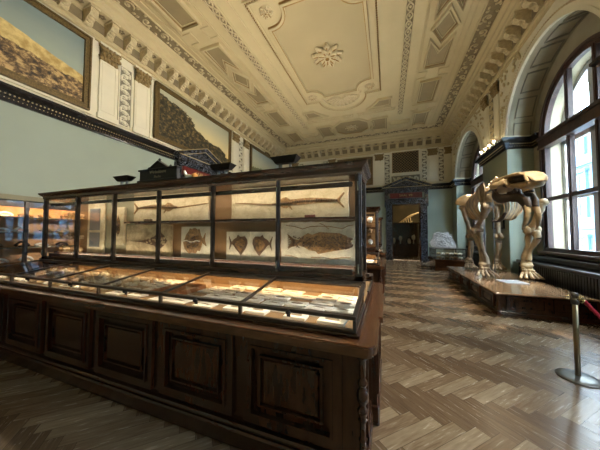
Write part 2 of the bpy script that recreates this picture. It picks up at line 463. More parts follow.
# ------------------------------------------------------------------ windows
wn = 0
for c in WINS:
    wn += 1
    root = empty('window_%d' % wn, (XW, c, 1.12), kind='structure')
    fr = MB(); zb = 1.15
    mp = lambda p, q, x: (x, p, q)
    fr.ring(outline(c, RW, ZW, zbot=zb), outline(c, RW-.15, ZW, zbot=zb), XW-.02, XW+.1, mp, closed=False)
    fr.ring(outline(c, RW+.04, ZW, zbot=zb), outline(c, RW-.05, ZW, zbot=zb), XW-.06, XW-.02, mp, closed=False)
    fr.box(XW-.05, XW+.1, c-RW, c+RW, zb, zb+.10)
    fr.box(XW-.10, XW+.1, c-RW, c+RW, 4.06, 4.34)                        # transom
    fr.box(XW-.14, XW+.1, c-RW, c+RW, 4.30, 4.38); fr.box(XW-.12, XW+.1, c-RW, c+RW, 4.04, 4.10)
    fr.build('window_frame', MAT['winwood'], root)
    Ht = lambda y, r=RW-.1: ZW+sqrt(max(r*r-(y-c)**2, 0))
    for s_ in (-1, 1):
        y = c+s_*.43; wd = .055
        m_ = MB(); m_.box(XW-.03, XW+.07, y-wd, y+wd, zb+.1, 4.06); m_.box(XW-.05, XW-.03, y-.025, y+.025, zb+.1, 4.06)
        m_.box(XW-.03, XW+.07, y-wd, y+wd, 4.36, Ht(y)-.02); m_.box(XW-.05, XW-.03, y-.025, y+.025, 4.36, Ht(y)-.03)
        m_.build('mullion', MAT['winwood'], root)
    m_ = MB(); m_.box(XW-.02, XW+.06, c-RW+.1, c+RW-.1, 2.54, 2.64); m_.build('glazing_bar', MAT['winwood'], root)
    for a, b in ((c-1.35, c-.485), (c-.375, c+.375), (c+.485, c+1.35)):
        for z0, z1 in ((1.25, 2.54), (2.64, 4.06)):
            m_ = MB(); m_.box(XW+.03, XW+.036, a, b, z0, z1); m_.build('pane', MAT['wglass'], root)
        poly = [(a, 4.38), (b, 4.38)]+[(b+(a-b)*k/8, Ht(b+(a-b)*k/8, RW-.15)) for k in range(9)]
        m_ = MB(); m_.prism(poly, XW+.03, XW+.036, mp); m_.build('pane', MAT['wglass'], root)
    # outer white sash of the double window
    m_ = MB(); XO = 4.62
    m_.ring(outline(c, RW, ZW, zbot=zb), outline(c, RW-.12, ZW, zbot=zb), XO, XO+.08, mp, closed=False)
    m_.box(XO, XO+.08, c-RW, c+RW, zb, zb+.08); m_.box(XO, XO+.08, c-RW, c+RW, 4.1, 4.3); m_.box(XO, XO+.06, c-RW, c+RW, 2.56, 2.62)
    for s_ in (-1, 1):
        m_.box(XO, XO+.08, c+s_*.43-.07, c+s_*.43+.07, zb, Ht(c+s_*.43)-.02)
    m_.build('outer_sash', MAT['winwhite'], root)
    # window board and dark radiator shelf under it
    m_ = MB(); m_.bbox(XW-.2, XW+.42, c-RW-.02, c+RW+.02, 1.08, 1.15, .015); m_.build('window_sill', MAT['winwood'], root)
for c, lab in zip(WINS, ('dark radiator cabinet under the window nearest the viewer', 'long dark radiator cabinet under the big window behind the podium', 'dark radiator cabinet under the far window by the rock')):
    r = empty('radiator_cabinet', (3.9, c, 0), lab, 'radiator', 'radiator cabinets under the windows')
    m_ = MB(); m_.bbox(3.66, XN-.005, c-1.88, c+1.88, .78, .86, .012); m_.bbox(3.9, XN-.005, c-1.8, c+1.8, .92, 1.02, .012); m_.box(4.0, XN-.005, c-1.8, c+1.8, .85, .93); m_.build('shelf', MAT['black'], r)
    m_ = MB(); m_.box(3.70, XN-.005, c-1.86, c+1.86, 0, .10); m_.box(3.72, 3.76, c-1.86, c+1.86, .1, .78)
    for k in range(46):
        y = c-1.84+k*.0802; m_.box(3.69, 3.73, y, y+.045, .1, .78)
    m_.build('front_grille', MAT['black'], r)

# ------------------------------------------------------------------ cornice, rails
tn = 0
def trim(mb, m, **k):
    global tn
    tn += 1
    return st('trim_%d' % tn, mb, m, **k)
corner = [(XL, YF), (XL, YB), (XR, YB), (XR, YF)]
cprof = [(0,6.80),(.05,6.80),(.05,6.86),(.09,6.88),(.09,6.93),(.06,6.96),(.06,7.30),(.12,7.34),(.40,7.36),(.44,7.40),(.44,7.50),(.50,7.56),(.50,7.66),(.58,7.72),(.58,7.80),(0,7.80)]
def modillion_mb(x, y, ang):
    """scroll bracket with a leaf, projecting along +d"""
    m = MB(); R = Matrix.Translation((x, y, 0)) @ Matrix.Rotation(ang, 4, 'Z')
    prof = [(.06,7.0),(.12,6.96),(.18,6.98),(.2,7.05),(.26,7.1),(.34,7.12),(.40,7.18),(.41,7.28),(.38,7.33),(.06,7.33)]
    w = .085
    m.prism(prof, -w, w, lambda a, b, c: tuple(R @ Vector((a, c, b))))
    for k in range(3):
        m.blob(R @ Vector((.13+.07*k, 0, 6.99+.05*k)), (.045,.075,.04), R.to_3x3(), n=8, m=5)
    m.blob(R @ Vector((.39, 0, 7.22)), (.04,.09,.05), R.to_3x3(), n=8, m=5)
    m.prism([(.06,7.31),(.43,7.31),(.43,7.355),(.06,7.355)], -.11, .11, lambda a, b, c: tuple(R @ Vector((a, c, b))))
    return m
for wi in range(4):
    a, b = corner[wi], corner[(wi+1) % 4]; p, q = corner[wi-1], corner[(wi+2) % 4]
    m_ = MB(); m_.run(cprof, [a, b], prev=p, nxt=q); t_ = trim(m_, MAT['ceil'])
    m_ = MB(); L = hypot(b[0]-a[0], b[1]-a[1]); dx, dy = (b[0]-a[0])/L, (b[1]-a[1])/L
    m_.run([(.06,7.02),(.075,7.04),(.075,7.26),(.06,7.28)], [(a[0]+dx*.5, a[1]+dy*.5), (b[0]-dx*.5, b[1]-dy*.5)]); m_.build('frieze_band', MAT['relief_bg'], t_)
    if wi < 3:
        n = int((L-.9)/.49); ang = math.atan2(-dx, dy)
        proto = None
        for k in range(n+1):
            s_ = .45+(L-.9)*k/n
            if wi != 1 and ((wi == 0 and s_ < 2.0) or (wi == 2 and s_ > L-2)): continue
            px_, py_ = a[0]+dx*s_, a[1]+dy*s_
            if proto is None:
                proto = modillion_mb(px_, py_, ang).build('modillion', MAT['relief'], t_); p0 = (px_, py_)
            else:
                c2 = proto.copy(); COL.objects.link(c2); c2.location = (px_-p0[0], py_-p0[1], 0)
        # small rosettes / coffers between brackets as darker relief
        m_ = MB()
        for k in range(n):
            s_ = .45+(L-.9)*(k+.5)/n; bx, by = a[0]+dx*s_, a[1]+dy*s_
            ix, iy = dy, -dx
            for j in range(5):
                an = 2*pi*j/5
                m_.blob((bx+ix*.25+cos(an)*.05, by+iy*.25+sin(an)*.05, 7.345), (.04,.04,.02), n=6, m=4)
        m_.build('soffit_rosette', MAT['relief_bg'], t_)
# dark rail with beads : interrupted by the two portals
rprof = [(0,4.29),(.05,4.29),(.07,4.33),(.07,4.39),(.10,4.41),(.10,4.46),(.16,4.50),(.20,4.55),(.20,4.60),(0,4.60)]
rtop = [(0,4.60),(.13,4.60),(.13,4.64),(.09,4.66),(.05,4.70),(0,4.72)]
def rail(path, prev=None, nxt=None):
    m_ = MB(); m_.run(rprof, path, prev, nxt); t_ = trim(m_, MAT['rail'])
    m_ = MB(); m_.run(rtop, path, prev, nxt); m_.build('upper_moulding', MAT['cream'], t_)
    m_ = MB()
    for (a, b) in zip(path, path[1:]):
        L = hypot(b[0]-a[0], b[1]-a[1]); dx, dy = (b[0]-a[0])/L, (b[1]-a[1])/L
        n = max(1, int(L/.065))
        for k in range(n):
            s_ = L*(k+.5)/n
            for d, z, r in ((.105, 4.43, .017), (.075, 4.36, .009)):
                m_.blob((a[0]+dx*s_+dy*d, a[1]+dy*s_-dx*d, z), (r,r,r), n=5, m=4)
    m_.build('bead_row', MAT['bead'], t_)
LD = 7.6      # centre of the left-wall portal (along Y)
BD = 1.06     # centre of the back portal (along X)
rail([(XL, YF), (XL, LD-1.25)]); rail([(XL, LD+1.25), (XL, YB)], nxt=(XR, YB))
rail([(XL, YB), (BD-1.25, YB)], prev=(XL, YF)); rail([(BD+1.25, YB), (XR, YB), (XR, WINS[2]+RO), (XN, WINS[2]+RN), (XN, WINS[2]+RW+.06)])
for a, b in ((2, 1), (1, 0)):
    ya, yb = WINS[a], WINS[b]
    rail([(XN, ya-RW-.06), (XN, ya-RN), (XR, ya-RO), (XR, yb+RO), (XN, yb+RN), (XN, yb+RW+.06)])
# skirting
for path in ([(XL, YF), (XL, LD-1.3)], [(XL, LD+1.3), (XL, YB)], [(XL, YB), (BD-1.3, YB)], [(BD+1.3, YB), (XR, YB), (XR, WINS[2]+RO)],
             [(XR, WINS[2]-RO), (XR, WINS[1]+RO)], [(XR, WINS[1]-RO), (XR, WINS[0]+RO)]):
    m_ = MB(); m_.run([(0,0),(.04,0),(.04,.28),(.02,.32),(0,.32)], path); trim(m_, MAT['rail2'])

# ------------------------------------------------------------------ ceiling stucco
def cp(dx, dy, z=0): return (CX+dx, CY+dy)
def ceil_ring(mb, poly, w, h, z=ZC):
    mb.ring(poly, offset_poly(poly, w), z-h, z)
Q4 = [(1,1),(-1,1),(1,-1),(-1,-1)]
mold = MB(); cof = MB(); giltm = MB(); ribb = MB()
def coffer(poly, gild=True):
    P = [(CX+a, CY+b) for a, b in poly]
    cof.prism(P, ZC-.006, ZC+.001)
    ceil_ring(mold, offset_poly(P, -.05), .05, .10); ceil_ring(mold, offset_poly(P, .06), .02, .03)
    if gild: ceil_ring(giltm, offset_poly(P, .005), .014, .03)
def sq(x0, x1, y0, y1): return [(x0, y0), (x1, y0), (x1, y1), (x0, y1)]
def mir(poly, sx, sy): return [(a*sx, b*sy) for a, b in poly]
def line(x0, y0, x1, y1, w=.03, h=.035):
    mold.box(CX+min(x0,x1)-(w/2 if x0 == x1 else 0), CX+max(x0,x1)+(w/2 if x0 == x1 else 0),
             CY+min(y0,y1)-(w/2 if y0 == y1 else 0), CY+max(y0,y1)+(w/2 if y0 == y1 else 0), ZC-h, ZC)
for sx in (1, -1):
    coffer(mir([(3.22,0),(3.55,-.62),(3.88,0),(3.55,.62)], sx, 1))
for sx, sy in Q4:
    if sx: pass
    coffer(mir([(3.22,.42),(3.55,1.0),(3.88,.42),(3.88,1.75),(3.22,1.75)], sx, sy))
    coffer(mir(sq(3.22,3.88,2.6,4.25), sx, sy))
    coffer(mir([(3.22,5.15),(3.4,5.22),(3.7,5.22),(3.88,5.15),(3.88,6.7),(3.7,6.6),(3.4,6.6),(3.22,6.7)], sx, sy))
    coffer(mir([(1.02,4.0),(1.3,3.75),(1.56,3.34),(2.08,3.34),(2.08,4.02)], sx, sy), False)
    coffer(mir([(1.16,5.12),(1.9,5.12),(1.9,6.62),(1.16,6.62),(1.0,6.3),(1.16,5.95),(1.16,5.5),(1.0,5.3)], sx, sy), False)
    coffer(mir(sq(2.05,3.02,5.86,6.04), sx, sy), False)
    for x in (3.04, 4.08):
        line(x*sx, 0, x*sx, 2.02*sy); line(x*sx, 2.4*sy, x*sx, 4.48*sy); line(x*sx, 4.95*sy, x*sx, 6.95*sy)
    for (ya) in (2.02, 2.4, 4.48, 4.95):
        line(3.04*sx, ya*sy, 3.34*sx, ya*sy); line(3.76*sx, ya*sy, 4.08*sx, ya*sy)
    line(3.34*sx, 2.02*sy, 3.34*sx, 2.4*sy); line(3.76*sx, 2.02*sy, 3.76*sx, 2.4*sy)
    line(3.34*sx, 4.48*sy, 3.34*sx, 4.95*sy); line(3.76*sx, 4.48*sy, 3.76*sx, 4.95*sy)
    line(2.05*sx, 0, 2.05*sx, 3.2*sy, .04); line(4.24*sx, 0, 4.24*sx, 7.0*sy, .04); line(2.98*sx, 0, 2.98*sx, 4.2*sy, .02)
    line(1.98*sx, 6.2*sy, 2.4*sx, 6.2*sy); line(2.4*sx, 6.2*sy, 2.4*sx, 6.75*sy); line(3.0*sx, 6.4*sy, 3.0*sx, 6.95*sy); line(0, 6.95*sy, 4.2*sx, 6.95*sy, .05, .05)
    # ribbon
    for (x0, x1) in ((.45, 2.3),):
        ceil_ring(mold, [(CX+a, CY+b) for a, b in mir(sq(x0, x1, 4.3, 4.52), sx, sy)], .03, .04)
        for k in range(12):
            ribb.blob((CX+sx*(x0+.08+(x1-x0-.16)*k/11), CY+sy*4.41, ZC-.01), (.07,.05,.03), n=7, m=4)
for sy in (1, -1):
    ceil_ring(mold, [(CX+a, CY+b) for a, b in mir(sq(-.3, .3, 4.3, 4.52), 1, sy)], .03, .04)
    for k in (-1, 0, 1): ribb.blob((CX+.14*k, CY+sy*4.41, ZC-.01), (.08,.06,.04), n=8, m=4)
    oc = mir([(.5,4.82),(1.0,5.3),(1.0,6.2),(.5,6.7),(-.5,6.7),(-1.0,6.2),(-1.0,5.3),(-.5,4.82)], 1, sy)
    P = [(CX+a, CY+b) for a, b in oc]; cof.prism(offset_poly(P, .1), ZC-.006, ZC+.001); ceil_ring(mold, P, .1, .07); ceil_ring(giltm, offset_poly(P, .1), .02, .035)
# central panel : bead outline, inner smooth field with concave corners, shells
def bead_outline():
    pts = []
    N = 16
    pts += [(1.66, -2.62), (1.66, 2.62), (1.05, 2.62)]
    pts += [(1.05*cos(pi*k/N), 2.62+1.1*sin(pi*k/N)) for k in range(1, N)]
    pts += [(-1.05, 2.62), (-1.66, 2.62), (-1.66, -2.62), (-1.05, -2.62)]
    pts += [(-1.05*cos(pi*k/N), -2.62-1.1*sin(pi*k/N)) for k in range(1, N)]
    pts += [(1.05, -2.62)]
    return [(CX+a, CY+b) for a, b in pts]
BO = bead_outline()
ceil_ring(mold, offset_poly(BO, -.06), .035, .05); ceil_ring(mold, offset_poly(BO, .035), .03, .05)
inner = []
for sx, sy in ((1,1),(-1,1),(-1,-1),(1,-1)):
    arc = [(1.33-.02-.62*sin(t), 1.62+.0+.6*(1-cos(t))) for t in [pi/2*k/8 for k in range(9)]]
    arc = [(1.31, 1.62)]+[(1.27+(-.58)*sin(pi/2*k/8)-.0, 2.2-.58*cos(pi/2*k/8)) for k in range(9)]
    q = [(a*sx, b*sy) for a, b in arc]
    if sx*sy < 0: q = q[::-1]
    inner += q
IN = [(CX+a, CY+b) for a, b in inner]
pan = MB(); pan.prism(IN, ZC-.02, ZC+.001)
ceil_ring(mold, offset_poly(IN, -.1), .1, .075); ceil_ring(giltm, offset_poly(IN, -.03), .022, .085); ceil_ring(giltm, offset_poly(IN, -.115), .02, .05)
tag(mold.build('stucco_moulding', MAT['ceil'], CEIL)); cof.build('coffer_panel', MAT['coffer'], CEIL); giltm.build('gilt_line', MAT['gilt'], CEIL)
pan.build('central_panel', MAT['ceil_panel'], CEIL)
bd = MB()
for a, b in zip(BO, BO[1:]+BO[:1]):
    L = hypot(b[0]-a[0], b[1]-a[1]); n = max(1, round(L/.075))
    for k in range(n):
        t = k/n; bd.blob((a[0]+(b[0]-a[0])*t, a[1]+(b[1]-a[1])*t, ZC-.02), (.026,.026,.03), n=6, m=4)
bd.build('gilt_bead', MAT['gilt'], CEIL)
# guilloche and scroll bands
def band(mb, bgm, x0, y0, x1, y1, w, kind):
    d = Vector((x1-x0, y1-y0)); L = d.length; d.normalize(); nrm = Vector((-d.y, d.x))
    P = lambda s_, o, z: (x0+d.x*s_+nrm.x*o, y0+d.y*s_+nrm.y*o, z)
    bgm.add([P(0,-w/2,ZC-.008), P(L,-w/2,ZC-.008), P(L,w/2,ZC-.008), P(0,w/2,ZC-.008), P(0,-w/2,ZC+.001), P(L,-w/2,ZC+.001), P(L,w/2,ZC+.001), P(0,w/2,ZC+.001)],
            [(0,1,2,3),(7,6,5,4),(0,4,5,1),(1,5,6,2),(2,6,7,3),(3,7,4,0)])
    for o in (-w/2, w/2):
        a = P(0, o, ZC-.02); b = P(L, o, ZC-.02); edge.beam(a, b, .03, .05)
    if kind == 'g':
        per = w*1.15; n = int(L/per)
        for k in range(n):
            s0 = L*k/n; s1 = L*(k+1)/n
            for sg in (1, -1):
                mb.tube([P(s0+(s1-s0)*q/6, sg*w*.33*sin(pi*q/6)*(1 if k % 2 else -1), ZC-.02-(.012 if sg > 0 else 0)) for q in range(7)], .022, n=5)
            mb.blob(P((s0+s1)/2, 0, ZC-.015), (.04,.04,.03), n=7, m=4)
    else:
        per = w*1.25; n = int(L/per)
        for k in range(n):
            s0 = L*(k+.5)/n; sg = 1 if k % 2 else -1
            pts = []
            for q in range(13):
                t = q/12*2.2*pi; r = w*.34*(1-q/15)
                pts.append(P(s0+r*cos(t)*.95, sg*(w*.03+r*sin(t)), ZC-.02))
            mb.tube(pts, [.026*(1-q/20) for q in range(13)], n=5)
            mb.blob(P(s0, sg*w*.02, ZC-.02), (.05,.05,.035), n=7, m=4)
            for e in (-1, 1):
                mb.blob(P(s0+e*per*.42, -sg*w*.22*e, ZC-.015), (.055,.035,.03), Matrix.Rotation(random.uniform(0,3), 3, 'Z'), n=6, m=4)
                mb.blob(P(s0+e*per*.3, sg*w*.34*e, ZC-.015), (.035,.055,.03), Matrix.Rotation(random.uniform(0,3), 3, 'Z'), n=6, m=4)
edge = MB(); gb = MB(); gbg = MB(); sb = MB(); sbg = MB()
for sx in (-1, 1):
    band(gb, gbg, CX+sx*2.53, CY-5.1, CX+sx*2.53, CY+5.1, .24, 'g')
    band(sb, sbg, CX+sx*4.64, CY-7.2, CX+sx*4.64, CY+7.45, .42, 's')
band(sb, sbg, CX-4.42, CY+7.24, CX+4.42, CY+7.24, .40, 's')
edge.build('band_edge', MAT['ceil'], CEIL); gb.build('guilloche', MAT['relief'], CEIL); gbg.build('guilloche_ground', MAT['relief_bg'], CEIL)
sb.build('scrollwork', MAT['relief'], CEIL); sbg.build('scrollwork_ground', MAT['relief_bg'], CEIL); ribb.build('ribbon_relief', MAT['relief'], CEIL)
def flower(mb, gm, x, y, R, n1=8, h=.12):
    mb.lathe([(R*.98, ZC), (R*.9, ZC-.03), (R*.3, ZC-.05)], (x, y, 0), 24) if R < .3 else None
    for lay, (rr, k0, zz, ln) in enumerate(((.62, 0, .04, .36), (.36, .5, .09, .3))):
        for k in range(n1):
            a = 2*pi*(k+k0)/n1; R3 = Matrix.Rotation(a, 3, 'Z') @ Matrix.Rotation(.35, 3, 'Y')
            mb.blob((x+cos(a)*R*rr, y+sin(a)*R*rr, ZC-zz*R/.5-.01), (R*ln, R*.2, h*.35), R3, n=8, m=6)
            gm.blob((x+cos(a)*R*(rr+.02), y+sin(a)*R*(rr+.02), ZC-zz*R/.5-.015-h*.3), (R*ln*.7, R*.05, h*.12), R3, n=6, m=4)
            mb.blob((x+cos(a)*R*(rr+ln*.8), y+sin(a)*R*(rr+ln*.8), ZC-zz*R/.5-.03), (R*.09, R*.12, h*.3), R3, n=6, m=4)
    mb.lathe([(R*.24, ZC-.05), (R*.22, ZC-h*.95), (R*.15, ZC-h*1.0), (R*.1, ZC-h*.8)], (x, y, 0), 16)
    gm.blob((x, y, ZC-h*.95), (R*.13, R*.13, h*.25), n=8, m=5)
fm = MB(); gm = MB(); flower(fm, gm, CX, CY-.1, .55, 9, .2)
fo = fm.build('central_rosette', MAT['relief'], CEIL); gm.build('rosette_gilding', MAT['gilt'], fo)
fm = MB(); gm = MB()
for sx, sy in Q4: flower(fm, gm, CX+sx*1.24, CY+sy*2.2, .2, 6, .08)
for sy in (1, -1): flower(fm, gm, CX, CY+sy*5.76, .38, 8, .1)
fo = fm.build('small_rosette', MAT['relief'], CEIL); gm.build('rosette_gilding', MAT['gilt'], fo)
fm = MB()
for sy in (1, -1):
    for k in range(11):
        a = pi*(k+.5)/11; R3 = Matrix.Rotation(sy*a, 3, 'Z')
        fm.blob((CX+cos(a)*.42, CY+sy*(2.5+sin(a)*.46), ZC-.03), (.34,.055,.045), R3, n=8, m=6)
    fm.ring([(CX+.86*cos(pi*k/20), CY+sy*(2.45+.86*sin(pi*k/20))) for k in range(21)], [(CX+.81*cos(pi*k/20), CY+sy*(2.45+.81*sin(pi*k/20))) for k in range(21)], ZC-.05, ZC, closed=False)
fm.build('shell_relief', MAT['relief'], CEIL)

# ------------------------------------------------------------------ wall ornament (frieze zone)
def ornament(mb, f, a0, a1, z0, z1, off=.03):
    """vertical arabesque panel; f(a, z, d) -> world"""
    c = (a0+a1)/2; w = (a1-a0)*.32; n = max(3, int((z1-z0)/.155))
    for k in range(n):
        z = z0+(z1-z0)*(k+.5)/n; sg = 1 if k % 2 else -1
        mb.tube([f(c+sg*w*cos(t)*(1-t/9), z+.085*sin(t)*(1-t/9), off) for t in [q*.6 for q in range(9)]], [.02-.0012*q for q in range(9)], n=5)
        mb.tube([f(c-sg*w*cos(t)*(1-t/9)*.9, z+.06*sin(t)*(1-t/9), off) for t in [q*.6 for q in range(9)]], [.018-.0012*q for q in range(9)], n=5)
        mb.blob(f(c, z, off), (.05,.05,.04), n=6, m=4)
        for e in (-1, 1): mb.blob(f(c+e*w*.95, z+.05*sg*e, off), (.03,.035,.045), n=6, m=4)
def pilaster(f, a0, a1, z0=4.72, z1=6.8, parent=None):
    m_ = MB()
    def bx(p0, p1, q0, q1, d): 
        vs = [f(p, q, e) for e in (0, d) for q in (q0, q1) for p in (p0, p1)]
        m_.add(vs, [(0,2,3,1),(4,5,7,6),(0,1,5,4),(2,6,7,3),(0,4,6,2),(1,3,7,5)])
    bx(a0, a1, z0, z1, .05); bx(a0-.03, a1+.03, z0, z0+.14, .075); bx(a0-.03, a1+.03, z1-.06, z1, .1)
    w = .05
    for p0, p1, q0, q1 in ((a0+.05, a0+.05+.02, z0+.22, z1-.5), (a1-.07, a1-.05, z0+.22, z1-.5), (a0+.05, a1-.05, z0+.22, z0+.24), (a0+.05, a1-.05, z1-.52, z1-.5)):
        bx(p0, p1, q0, q1, .062)
    m_.build('pilaster', MAT['cream'], parent)
    g = MB()
    W = a1-a0
    for k in range(5):
        for r in range(3):
            p = f(a0+W*(.1+.2*k+.1*(r % 2)-.05), z1-.40+.12*r, .055+.03*r)
            g.blob(p, (.06,.06,.075), n=7, m=5, jit=.9, seed=k*7+r+a0)
    for e in (0, 1): g.tube([f(a0+W*e+(-1)**e*(.0+.05*cos(t)), z1-.1+.05*sin(t), .08) for t in [q*.7 for q in range(8)]], .022, n=5)
    for p in (.08,): 
        vs = [f(pp, q, e) for e in (0, .055) for q in (z1-.46, z1-.06) for pp in (a0, a1)]
        g.add(vs, [(0,2,3,1),(4,5,7,6),(0,1,5,4),(2,6,7,3),(0,4,6,2),(1,3,7,5)])
    g.build('capital', MAT['capital'], parent)
def frame_lines(mb, f, a0, a1, z0, z1, w=.05, d=.04):
    def bx(p0, p1, q0, q1):
        vs = [f(p, q, e) for e in (0, d) for q in (q0, q1) for p in (p0, p1)]
        mb.add(vs, [(0,2,3,1),(4,5,7,6),(0,1,5,4),(2,6,7,3),(0,4,6,2),(1,3,7,5)])
    bx(a0, a0+w, z0, z1); bx(a1-w, a1, z0, z1); bx(a0+w, a1-w, z0, z0+w); bx(a0+w, a1-w, z1-w, z1)
fL = lambda a, z, d: (XL+d, a, z)
fB = lambda a, z, d: (a, YB-d, z)
fR = lambda a, z, d: (XR-d, a, z)
PAINT = [(-.25, 3.69), (5.5, 9.53), (11.31, 15.15)]
def ground(par, f, L):
    m_ = MB()
    for a0, a1, z0, z1 in L:
        vs = [f(p, q, e) for e in (-.01, .012) for q in (z0, z1) for p in (a0, a1)]
        m_.add(vs, [(0,2,3,1),(4,5,7,6),(0,1,5,4),(2,6,7,3),(0,4,6,2),(1,3,7,5)])
    m_.build('ornament_ground', MAT['cream_dark'], par)
ground(WL, fL, [(a+.5, a+.87, 4.77, 6.53) for a in (3.93, 9.80)])
ground(WB, fB, [(a0, a1, 4.77, 6.65) for a0, a1 in ((-.17,.19), (1.96,2.27), (2.84,3.16), (-4.2,-3.8), (-5.95,-5.6))]+[(.26, 1.86, 4.79, 5.26)])
ground(WR, fR, [((c0+c1)/2-.2, (c0+c1)/2+.2, 4.77, 6.53) for c0, c1 in ((WINS[1]+RO, WINS[2]-RO), (WINS[0]+RO, WINS[1]-RO))])
om = MB(); fl = MB()
for a in (3.93, 9.80):
    pilaster(fL, a, a+.45, parent=WL); ornament(om, fL, a+.5, a+.87, 4.78, 6.5, .02); frame_lines(fl, fL, a+.49, a+.88, 4.75, 6.55, .03)
    pilaster(fL, a+.94, a+1.4, parent=WL)
for a, b in PAINT: frame_lines(fl, fL, a-.1, b+.1, 4.73, 6.82, .06, .05)
om.build('arabesque_relief', MAT['cream'], WL); fl.build('panel_moulding', MAT['cream'], WL)
# back wall
om = MB(); fl = MB()
for a0, a1 in ((-.70,-.22), (2.32,2.80), (3.2,3.52), (-3.75,-3.3), (-6.5,-6.0)): pilaster(fB, a0, a1, z1=6.8, parent=WB)
for a0, a1 in ((-.17,.19), (1.96,2.27), (2.84,3.16), (-4.2,-3.8), (-5.95,-5.6)):
    ornament(om, fB, a0, a1, 4.78, 6.6, .02); frame_lines(fl, fB, a0, a1, 4.75, 6.68, .03)
frame_lines(fl, fB, .22, 1.9, 5.36, 6.82, .08, .06); frame_lines(fl, fB, .22, 1.9, 4.75, 5.3, .04, .05)
ornament(om, lambda a, z, d: (z-4.2+.0, YB-d, a), 4.9, 5.2, 4.55, 6.0, .02)
om.build('arabesque_relief', MAT['cream'], WB); fl.build('panel_moulding', MAT['cream'], WB)
# right wall piers and spandrels
om = MB()
for c0, c1 in ((WINS[1]+RO, WINS[2]-RO), (WINS[0]+RO, WINS[1]-RO)):
    m = (c0+c1)/2
    pilaster(fR, m-.62, m-.26, parent=WR); pilaster(fR, m+.26, m+.62, parent=WR); ornament(om, fR, m-.2, m+.2, 4.78, 6.5, .02)
for c in WINS:
    for s_ in (-1, 1):
        for k in range(70):
            u, v = random.random(), random.random()
            y = c+s_*(.75+1.45*u); z = 5.2+1.55*v
            r = hypot(y-c, z-ZSP)
            if r < RO+.33 or abs(y-c) > 2.2: continue
            om.tube([fR(y+.09*cos(t)*(1-t/8), z+.09*sin(t)*(1-t/8), .02) for t in [q*.7+u*6 for q in range(8)]], .022, n=5)
            om.blob(fR(y, z, .02), (.03,.05,.05), n=6, m=4)
om.build('arabesque_relief', MAT['relief'], WR)

# ------------------------------------------------------------------ paintings
def painting_mat(name, pal, seed):
    t = NT(name, .45); sep = t.n('ShaderNodeSeparateXYZ'); t.l(t.co(), sep.inputs[0])
    y, z = sep.outputs[1], sep.outputs[2]
    n1 = t.noise(t.map((1,.45,1), (seed,0,0)), 1.1, 6, .6); n2 = t.noise(t.map((1,1,1), (seed,4,0)), 3.2, 7, .65)
    clouds = t.ramp(t.M('ADD', t.M('MULTIPLY', z, .42), t.M('MULTIPLY', n1, .35)), pal['sky'])
    n3 = t.noise(t.map((1,1.2,1.6), (seed,9,0)), 6, 8, .7, .2)
    land = t.ramp(n3, pal['land'])
    mid = t.ramp(n2, pal['mid'])
    # land height rises toward one side
    h1 = t.M('ADD', t.M('MULTIPLY', y, pal['slope']), t.M('ADD', pal['h'], t.M('ADD', t.M('MULTIPLY', n1, pal['amp']), t.M('MULTIPLY', n3, .28))))
    h2 = t.M('ADD', t.M('MULTIPLY', y, pal['slope2']), t.M('ADD', pal['h2'], t.M('MULTIPLY', n1, .3)))
    c = t.mix(t.M('LESS_THAN', z, h2), clouds, mid)
    c = t.mix(t.M('LESS_THAN', z, h1), c, land)
    t.col(c); t.bump(n2, .004); return t.m
PAL = [dict(sky=[(.2, lin(176,172,140)), (.55, lin(150,160,146)), (.9, lin(118,134,132))], land=[(.4, lin(50,38,26)), (.5, lin(112,88,56)), (.6, lin(190,158,106))],
            mid=[(.4, lin(170,140,80)), (.6, lin(222,198,132))], slope=-.16, h=.50, amp=.5, slope2=-.26, h2=1.15),
       dict(sky=[(.2, lin(222,190,110)), (.5, lin(206,190,140)), (.85, lin(168,166,140))], land=[(.4, lin(22,22,18)), (.52, lin(62,56,40)), (.64, lin(132,112,70))],
            mid=[(.3, lin(70,66,46)), (.7, lin(140,122,74))], slope=-.30, h=.35, amp=1.3, slope2=-.12, h2=.35),
       dict(sky=[(.2, lin(200,184,130)), (.6, lin(190,190,160)), (.9, lin(150,160,150))], land=[(.3, lin(60,66,40)), (.6, lin(120,116,70)), (.8, lin(190,176,120))],
            mid=[(.3, lin(110,110,66)), (.7, lin(150,150,96))], slope=.1, h=.2, amp=1.2, slope2=.05, h2=.6)]
PL = ['large framed desert landscape painting high on the left wall, nearest the viewer', 'framed mountain castle landscape at sunset above the left wall doorway', 'framed green landscape painting at the far end of the left wall']
for (a, b), pal, lab, sd in zip(PAINT, PAL, PL, (0, 7, 13)):
    r = empty('framed_painting', (XL+.05, (a+b)/2, 4.78), lab, 'painting')
    z0, z1 = 4.78, 6.70
    m_ = MB()
    for w0, w1, d in ((0, .04, .10), (.04, .11, .07), (.11, .14, .09)):
        def bx(p0, p1, q0, q1): m_.box(XL+.052, XL+.052+d, p0, p1, q0, q1)
        bx(a+w0, a+w1, z0+w0, z1-w0); bx(b-w1, b-w0, z0+w0, z1-w0); bx(a+w1, b-w1, z0+w0, z0+w1); bx(a+w1, b-w1, z1-w1, z1-w0)
    m_.build('picture_frame', MAT['bronze'], r)
    m_ = MB(); m_.box(XL+.052, XL+.08, a+.12, b-.12, z0+.12, z1-.12); m_.build('canvas', painting_mat('painting_%d' % sd, pal, sd), r)
    if a > 0:
        m_ = MB(); c = (a+b)/2
        for yy in (c-.0,):
            for k in range(7): m_.blob((XL+.16, yy-.27+.09*k, z1+.02+.05*(1-abs(k-3)/3)), (.05,.055,.06), n=7, m=4)
        m_.build('gilt_crest', MAT['bronze'], r)
